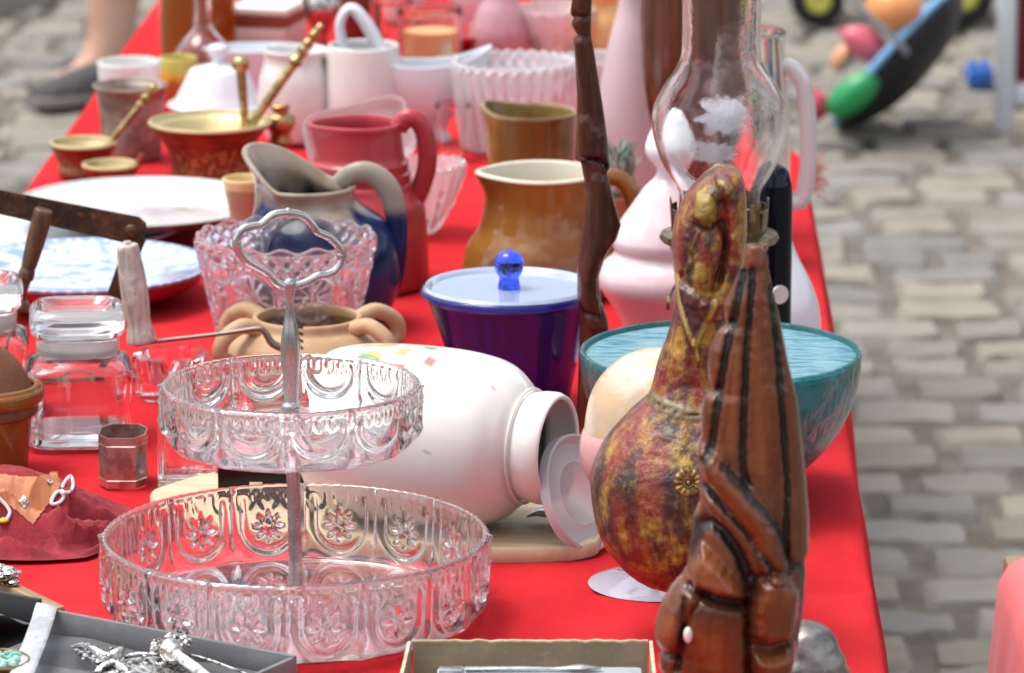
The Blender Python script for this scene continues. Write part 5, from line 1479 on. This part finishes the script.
# white chair with red seat panel
c = at(1004, 131, 0); A1 = Vector((c.x, c.y, 0)); s1 = (c - CAM).length / F
T = thing('white_chair', 'white painted chair with dark red panel at the top right edge', 'chair', A1, radians(-9))
M_wp = mat('white_paint', (.62, .64, .68), rough=.4)
w_ = .038
for (x, y) in ((0, 0), (.36, 0), (0, .36), (.36, .36)):
    MB().box((x, y, .225 if y == 0 else .45), (w_, w_, .45 if y == 0 else .90), bev=.005).build('leg', M_wp, T)
MB().box((.18, 0, .075), (.32, .022, .04), bev=.004).build('stretcher', M_wp, T)
MB().box((.18, .36, .075), (.32, .022, .04), bev=.004).build('stretcher', M_wp, T)
MB().box((.18, .02, .20), (.32, .012, .20), bev=.003).build('red_panel', mat('dark_red_board', (.20, .012, .015), rough=.5), T)
MB().box((.18, .18, .465), (.42, .42, .03), bev=.008).build('seat', M_wp, T)
MB().box((.18, .36, .80), (.32, .02, .10), bev=.006).build('back_rail', M_wp, T)
# blue toy block
c = at(979, 88, 0)
b = MB(); b.box((0, 0, .022), (.055, .09, .040), bev=.006)
for sx in (-.014, .014):
    for sy in (-.025, 0, .025): b.lathe([(0, .042), (.008, .042), (.008, .050), (0, .050)], 16, M=Matrix.Translation((sx, sy, 0)))
o = b.build('toy_block', mat('blue_plastic', (.03, .13, .45), rough=.3), loc=(c.x, c.y, .006)); tag(o, 'small blue toy block on the cobbles beside the white chair', 'toy block')

# ------------------------------------------------------------------ person standing behind the far left side
g = at(133, 100, 0)      # heel of the visible shoe
s1 = (g - CAM).length / F
def skin(name, V, E, R, m, parent, sub=2):
    me = bpy.data.meshes.new(name); me.from_pydata(V, E, []); me.update()
    o = bpy.data.objects.new(name, me); COL.objects.link(o); o.parent = parent
    sk = o.modifiers.new('Skin', 'SKIN'); sk.use_smooth_shade = True
    ly = me.skin_vertices[0] if me.skin_vertices else None
    if ly is None:
        bpy.context.view_layer.objects.active = o
        bpy.ops.mesh.customdata_skin_add(); ly = me.skin_vertices[0]
    for i, r in enumerate(R):
        ly.data[i].radius = r if hasattr(r, '__len__') else (r, r); ly.data[i].use_root = (i == 0)
    ss = o.modifiers.new('Sub', 'SUBSURF'); ss.levels = sub; ss.render_levels = sub
    me.materials.append(m); return o
heel = Vector((g.x, g.y, 0))
T = thing('person', 'person in grey canvas shoes with bare ankles standing behind the table', 'person', heel + Vector((.0, 0, 0)))
M_skin = mat('skin', (.56, .33, .24), rough=.5, col2=(.50, .27, .19), vs=8, sss=.1)
# local coordinates, visible foot at origin, the other foot to the right and behind
an = Vector((-.05, -.01, .095)); kn1 = Vector((-.01, .02, .50)); hp1 = Vector((.12, .06, .92))
an2 = Vector((.34, .16, .085)); kn2 = Vector((.33, .12, .50)); hp2 = Vector((.30, .08, .92))
pel = Vector((.22, .07, .98)); 
V = [pel, pel + Vector((0, 0, .16)), pel + Vector((0, 0, .36)), pel + Vector((0, 0, .46)), pel + Vector((0, 0, .53)), pel + Vector((0, -.01, .60)), pel + Vector((0, -.01, .69)),
     hp1, kn1, (kn1 + an) / 2 + Vector((.01, .02, .05)), an, an + Vector((-.05, -.03, -.045)), an + Vector((-.12, -.07, -.060)),
     hp2, kn2, (kn2 + an2) / 2 + Vector((0, .02, .05)), an2, an2 + Vector((-.03, -.05, -.045)), an2 + Vector((-.07, -.12, -.060)),
     pel + Vector((-.17, 0, .44)), pel + Vector((-.22, -.03, .17)), pel + Vector((-.16, -.17, -.03)), pel + Vector((.17, 0, .44)), pel + Vector((.24, -.02, .16)), pel + Vector((.25, -.07, -.08)),
     pel + Vector((-.14, -.21, -.09)), pel + Vector((.255, -.085, -.16))]
E = [(0, 1), (1, 2), (2, 3), (3, 4), (4, 5), (5, 6), (0, 7), (7, 8), (8, 9), (9, 10), (10, 11), (11, 12), (0, 13), (13, 14), (14, 15), (15, 16), (16, 17), (17, 18), (3, 19), (19, 20), (20, 21), (3, 22), (22, 23), (23, 24), (21, 25), (24, 26)]
R = [(.15, .11), (.135, .10), (.15, .11), (.11, .08), .055, (.075, .09), (.06, .07), .085, .062, .066, .054, .04, .03, .085, .058, .055, .040, .04, .03, .06, .045, .032, .06, .045, .032, .035, .035]
bpy.context.view_layer.update()
try:
    body = skin('body', [tuple(v) for v in V], E, R, M_skin, T)
    M_sh = mat('navy_shorts', (.03, .04, .08), rough=.8)
    skin('shorts', [tuple(v) for v in (pel, pel + Vector((0, 0, .10)), hp1, (hp1 + kn1) / 2, kn1 + Vector((0, 0, .06)), hp2, (hp2 + kn2) / 2, kn2 + Vector((0, 0, .06)))], [(0, 1), (0, 2), (2, 3), (3, 4), (0, 5), (5, 6), (6, 7)], [(.165, .125), (.155, .12), .105, .10, .095, .105, .10, .095], M_sh, T)
    skin('shirt', [tuple(v) for v in (V[1], V[0] + Vector((0, 0, .03)), V[2], V[3], V[19], V[20] * .5 + V[19] * .5, V[22], V[22] * .5 + V[23] * .5)], [(0, 1), (0, 2), (2, 3), (3, 4), (4, 5), (3, 6), (6, 7)], [(.15, .115), (.16, .125), (.165, .125), (.12, .09), .075, .07, .075, .07], mat('grey_shirt', (.3, .31, .33), rough=.8), T)
    hc = V[5] + Vector((0, .012, .055))
    MB().ball(hc, .098, 24, (.92, 1.02, .95)).build('hair', mat('brown_hair', (.06, .035, .02), rough=.6), T)
except Exception as ex:
    print('person', ex)
def shoe(org, ang, nm):
    m = MB(); secs = []; so = MB(); s2 = []
    for (x, hw, h, z0) in ((.065, .020, .055, .012), (.06, .030, .070, .010), (.04, .036, .080, .008), (.0, .038, .082, .008), (-.04, .040, .074, .008), (-.09, .045, .056, .008), (-.14, .047, .043, .008), (-.18, .040, .034, .008), (-.205, .024, .024, .010)):
        secs.append([(x, hw * cos(a), z0 + h * (max(0, sin(a)) ** .6)) if sin(a) >= 0 else (x, hw * cos(a), z0) for a in [2 * pi * k / 28 for k in range(28)]])
        s2.append([(x * 1.03, hw * 1.1 * math.copysign(abs(cos(a)) ** .7, cos(a)), .011 + .011 * math.copysign(abs(sin(a)) ** .4, sin(a))) for a in [2 * pi * k / 28 for k in range(28)]])
    Mz = Matrix.Translation(org) @ Matrix.Rotation(ang, 4, 'Z') @ Matrix.Diagonal((1.15, 1.1, 1.25, 1))
    m.loft([[Mz @ Vector(p) for p in q] for q in secs]); so.loft([[Mz @ Vector(p) for p in q] for q in s2])
    sh = m.build('shoe', mat('grey_canvas' + nm, (.05, .047, .05), rough=.8, col2=(.08, .075, .075), vs=60), T, angle=60)
    so.build('sole', mat('taupe_sole' + nm, (.20, .18, .17), rough=.7), sh)
    MB().tube([Mz @ Vector((.012 + .048 * cos(a), .036 * sin(a), .085 + .006 * cos(a))) for a in [2 * pi * k / 20 for k in range(20)]], .006, 8, 2, closed=True).build('collar', mat('black_collar' + nm, (.02, .02, .022), rough=.8), sh)
shoe(Vector((-.01, 0, .008)), radians(38), '')
shoe(Vector((.34, .16, .008)), radians(62), '_pair')

# ------------------------------------------------------------------ camera, light, world
cam = bpy.data.cameras.new('camera'); co = bpy.data.objects.new('camera', cam); COL.objects.link(co)
co.location = CAM; co.rotation_euler = (radians(90) - TH, 0, 0)
cam.sensor_width = 36; cam.lens = F * 36 / 1024; cam.clip_start = .1; cam.clip_end = 1000
cam.dof.use_dof = True; cam.dof.focus_distance = 3.32; cam.dof.aperture_fstop = 12.5
S.camera = co
sun_dir = Vector((-.50, .05, 1.25)).normalized()     # towards the sun
elev = math.asin(sun_dir.z)
sl = bpy.data.lights.new('sun', 'SUN'); sl.energy = 1.85; sl.angle = radians(28); sl.color = (1, .965, .91)
so = bpy.data.objects.new('sun', sl); COL.objects.link(so); so.rotation_euler = sun_dir.to_track_quat('Z', 'Y').to_euler()
so.location = (0, 0, 6)
w = bpy.data.worlds.new('World'); S.world = w; w.use_nodes = True
N = w.node_tree.nodes; L = w.node_tree.links; bg = N['Background']
sky = N.new('ShaderNodeTexSky'); sky.sky_type = 'NISHITA'; sky.sun_disc = False
sky.sun_elevation = elev; sky.sun_rotation = atan2(sun_dir.x, sun_dir.y)
sky.dust_density = 4; sky.air_density = 1.2
hs = N.new('ShaderNodeHueSaturation'); hs.inputs['Saturation'].default_value = .35
L.new(sky.outputs[0], hs.inputs['Color']); tc = N.new('ShaderNodeTexCoord'); sx = N.new('ShaderNodeSeparateXYZ'); L.new(tc.outputs['Generated'], sx.inputs[0])
nz = N.new('ShaderNodeTexNoise'); nz.inputs['Scale'].default_value = 2.2; nz.inputs['Detail'].default_value = 6
L.new(tc.outputs['Generated'], nz.inputs['Vector'])
cl = N.new('ShaderNodeMapRange'); cl.interpolation_type = 'SMOOTHSTEP'
cl.inputs[1].default_value = .44; cl.inputs[2].default_value = .60; cl.inputs[3].default_value = 1.0; cl.inputs[4].default_value = 2.75
L.new(nz.outputs[0], cl.inputs[0])
mu = N.new('ShaderNodeVectorMath'); mu.operation = 'SCALE'; L.new(hs.outputs[0], mu.inputs[0]); L.new(cl.outputs[0], mu.inputs['Scale'])
# unseen skyline band added low in the sky to give glass reflections contrast
n2 = N.new('ShaderNodeTexNoise'); n2.inputs['Scale'].default_value = 5; n2.inputs['Detail'].default_value = 3
L.new(tc.outputs['Generated'], n2.inputs['Vector'])
ad = N.new('ShaderNodeMath'); ad.operation = 'MULTIPLY_ADD'; ad.inputs[1].default_value = .45; L.new(n2.outputs[0], ad.inputs[0]); L.new(sx.outputs['Z'], ad.inputs[2])
sk2 = N.new('ShaderNodeMapRange'); sk2.inputs[1].default_value = .33; sk2.inputs[2].default_value = .38; L.new(ad.outputs[0], sk2.inputs[0])
mxs = N.new('ShaderNodeMix'); mxs.data_type = 'RGBA'; mxs.inputs[6].default_value = (.9, .85, .75, 1)
L.new(sk2.outputs[0], mxs.inputs[0]); L.new(mu.outputs[0], mxs.inputs[7])
L.new(mxs.outputs[2], bg.inputs['Color'])
bg.inputs['Strength'].default_value = .15
S.view_settings.view_transform = 'Standard'; S.view_settings.look = 'None'; S.view_settings.exposure = 0
cy = S.cycles
cy.max_bounces = 20; cy.transmission_bounces = 18; cy.glossy_bounces = 8; cy.diffuse_bounces = 2; cy.transparent_max_bounces = 12
cy.caustics_reflective = True; cy.caustics_refractive = True; cy.blur_glossy = .6
cy.sample_clamp_indirect = 6
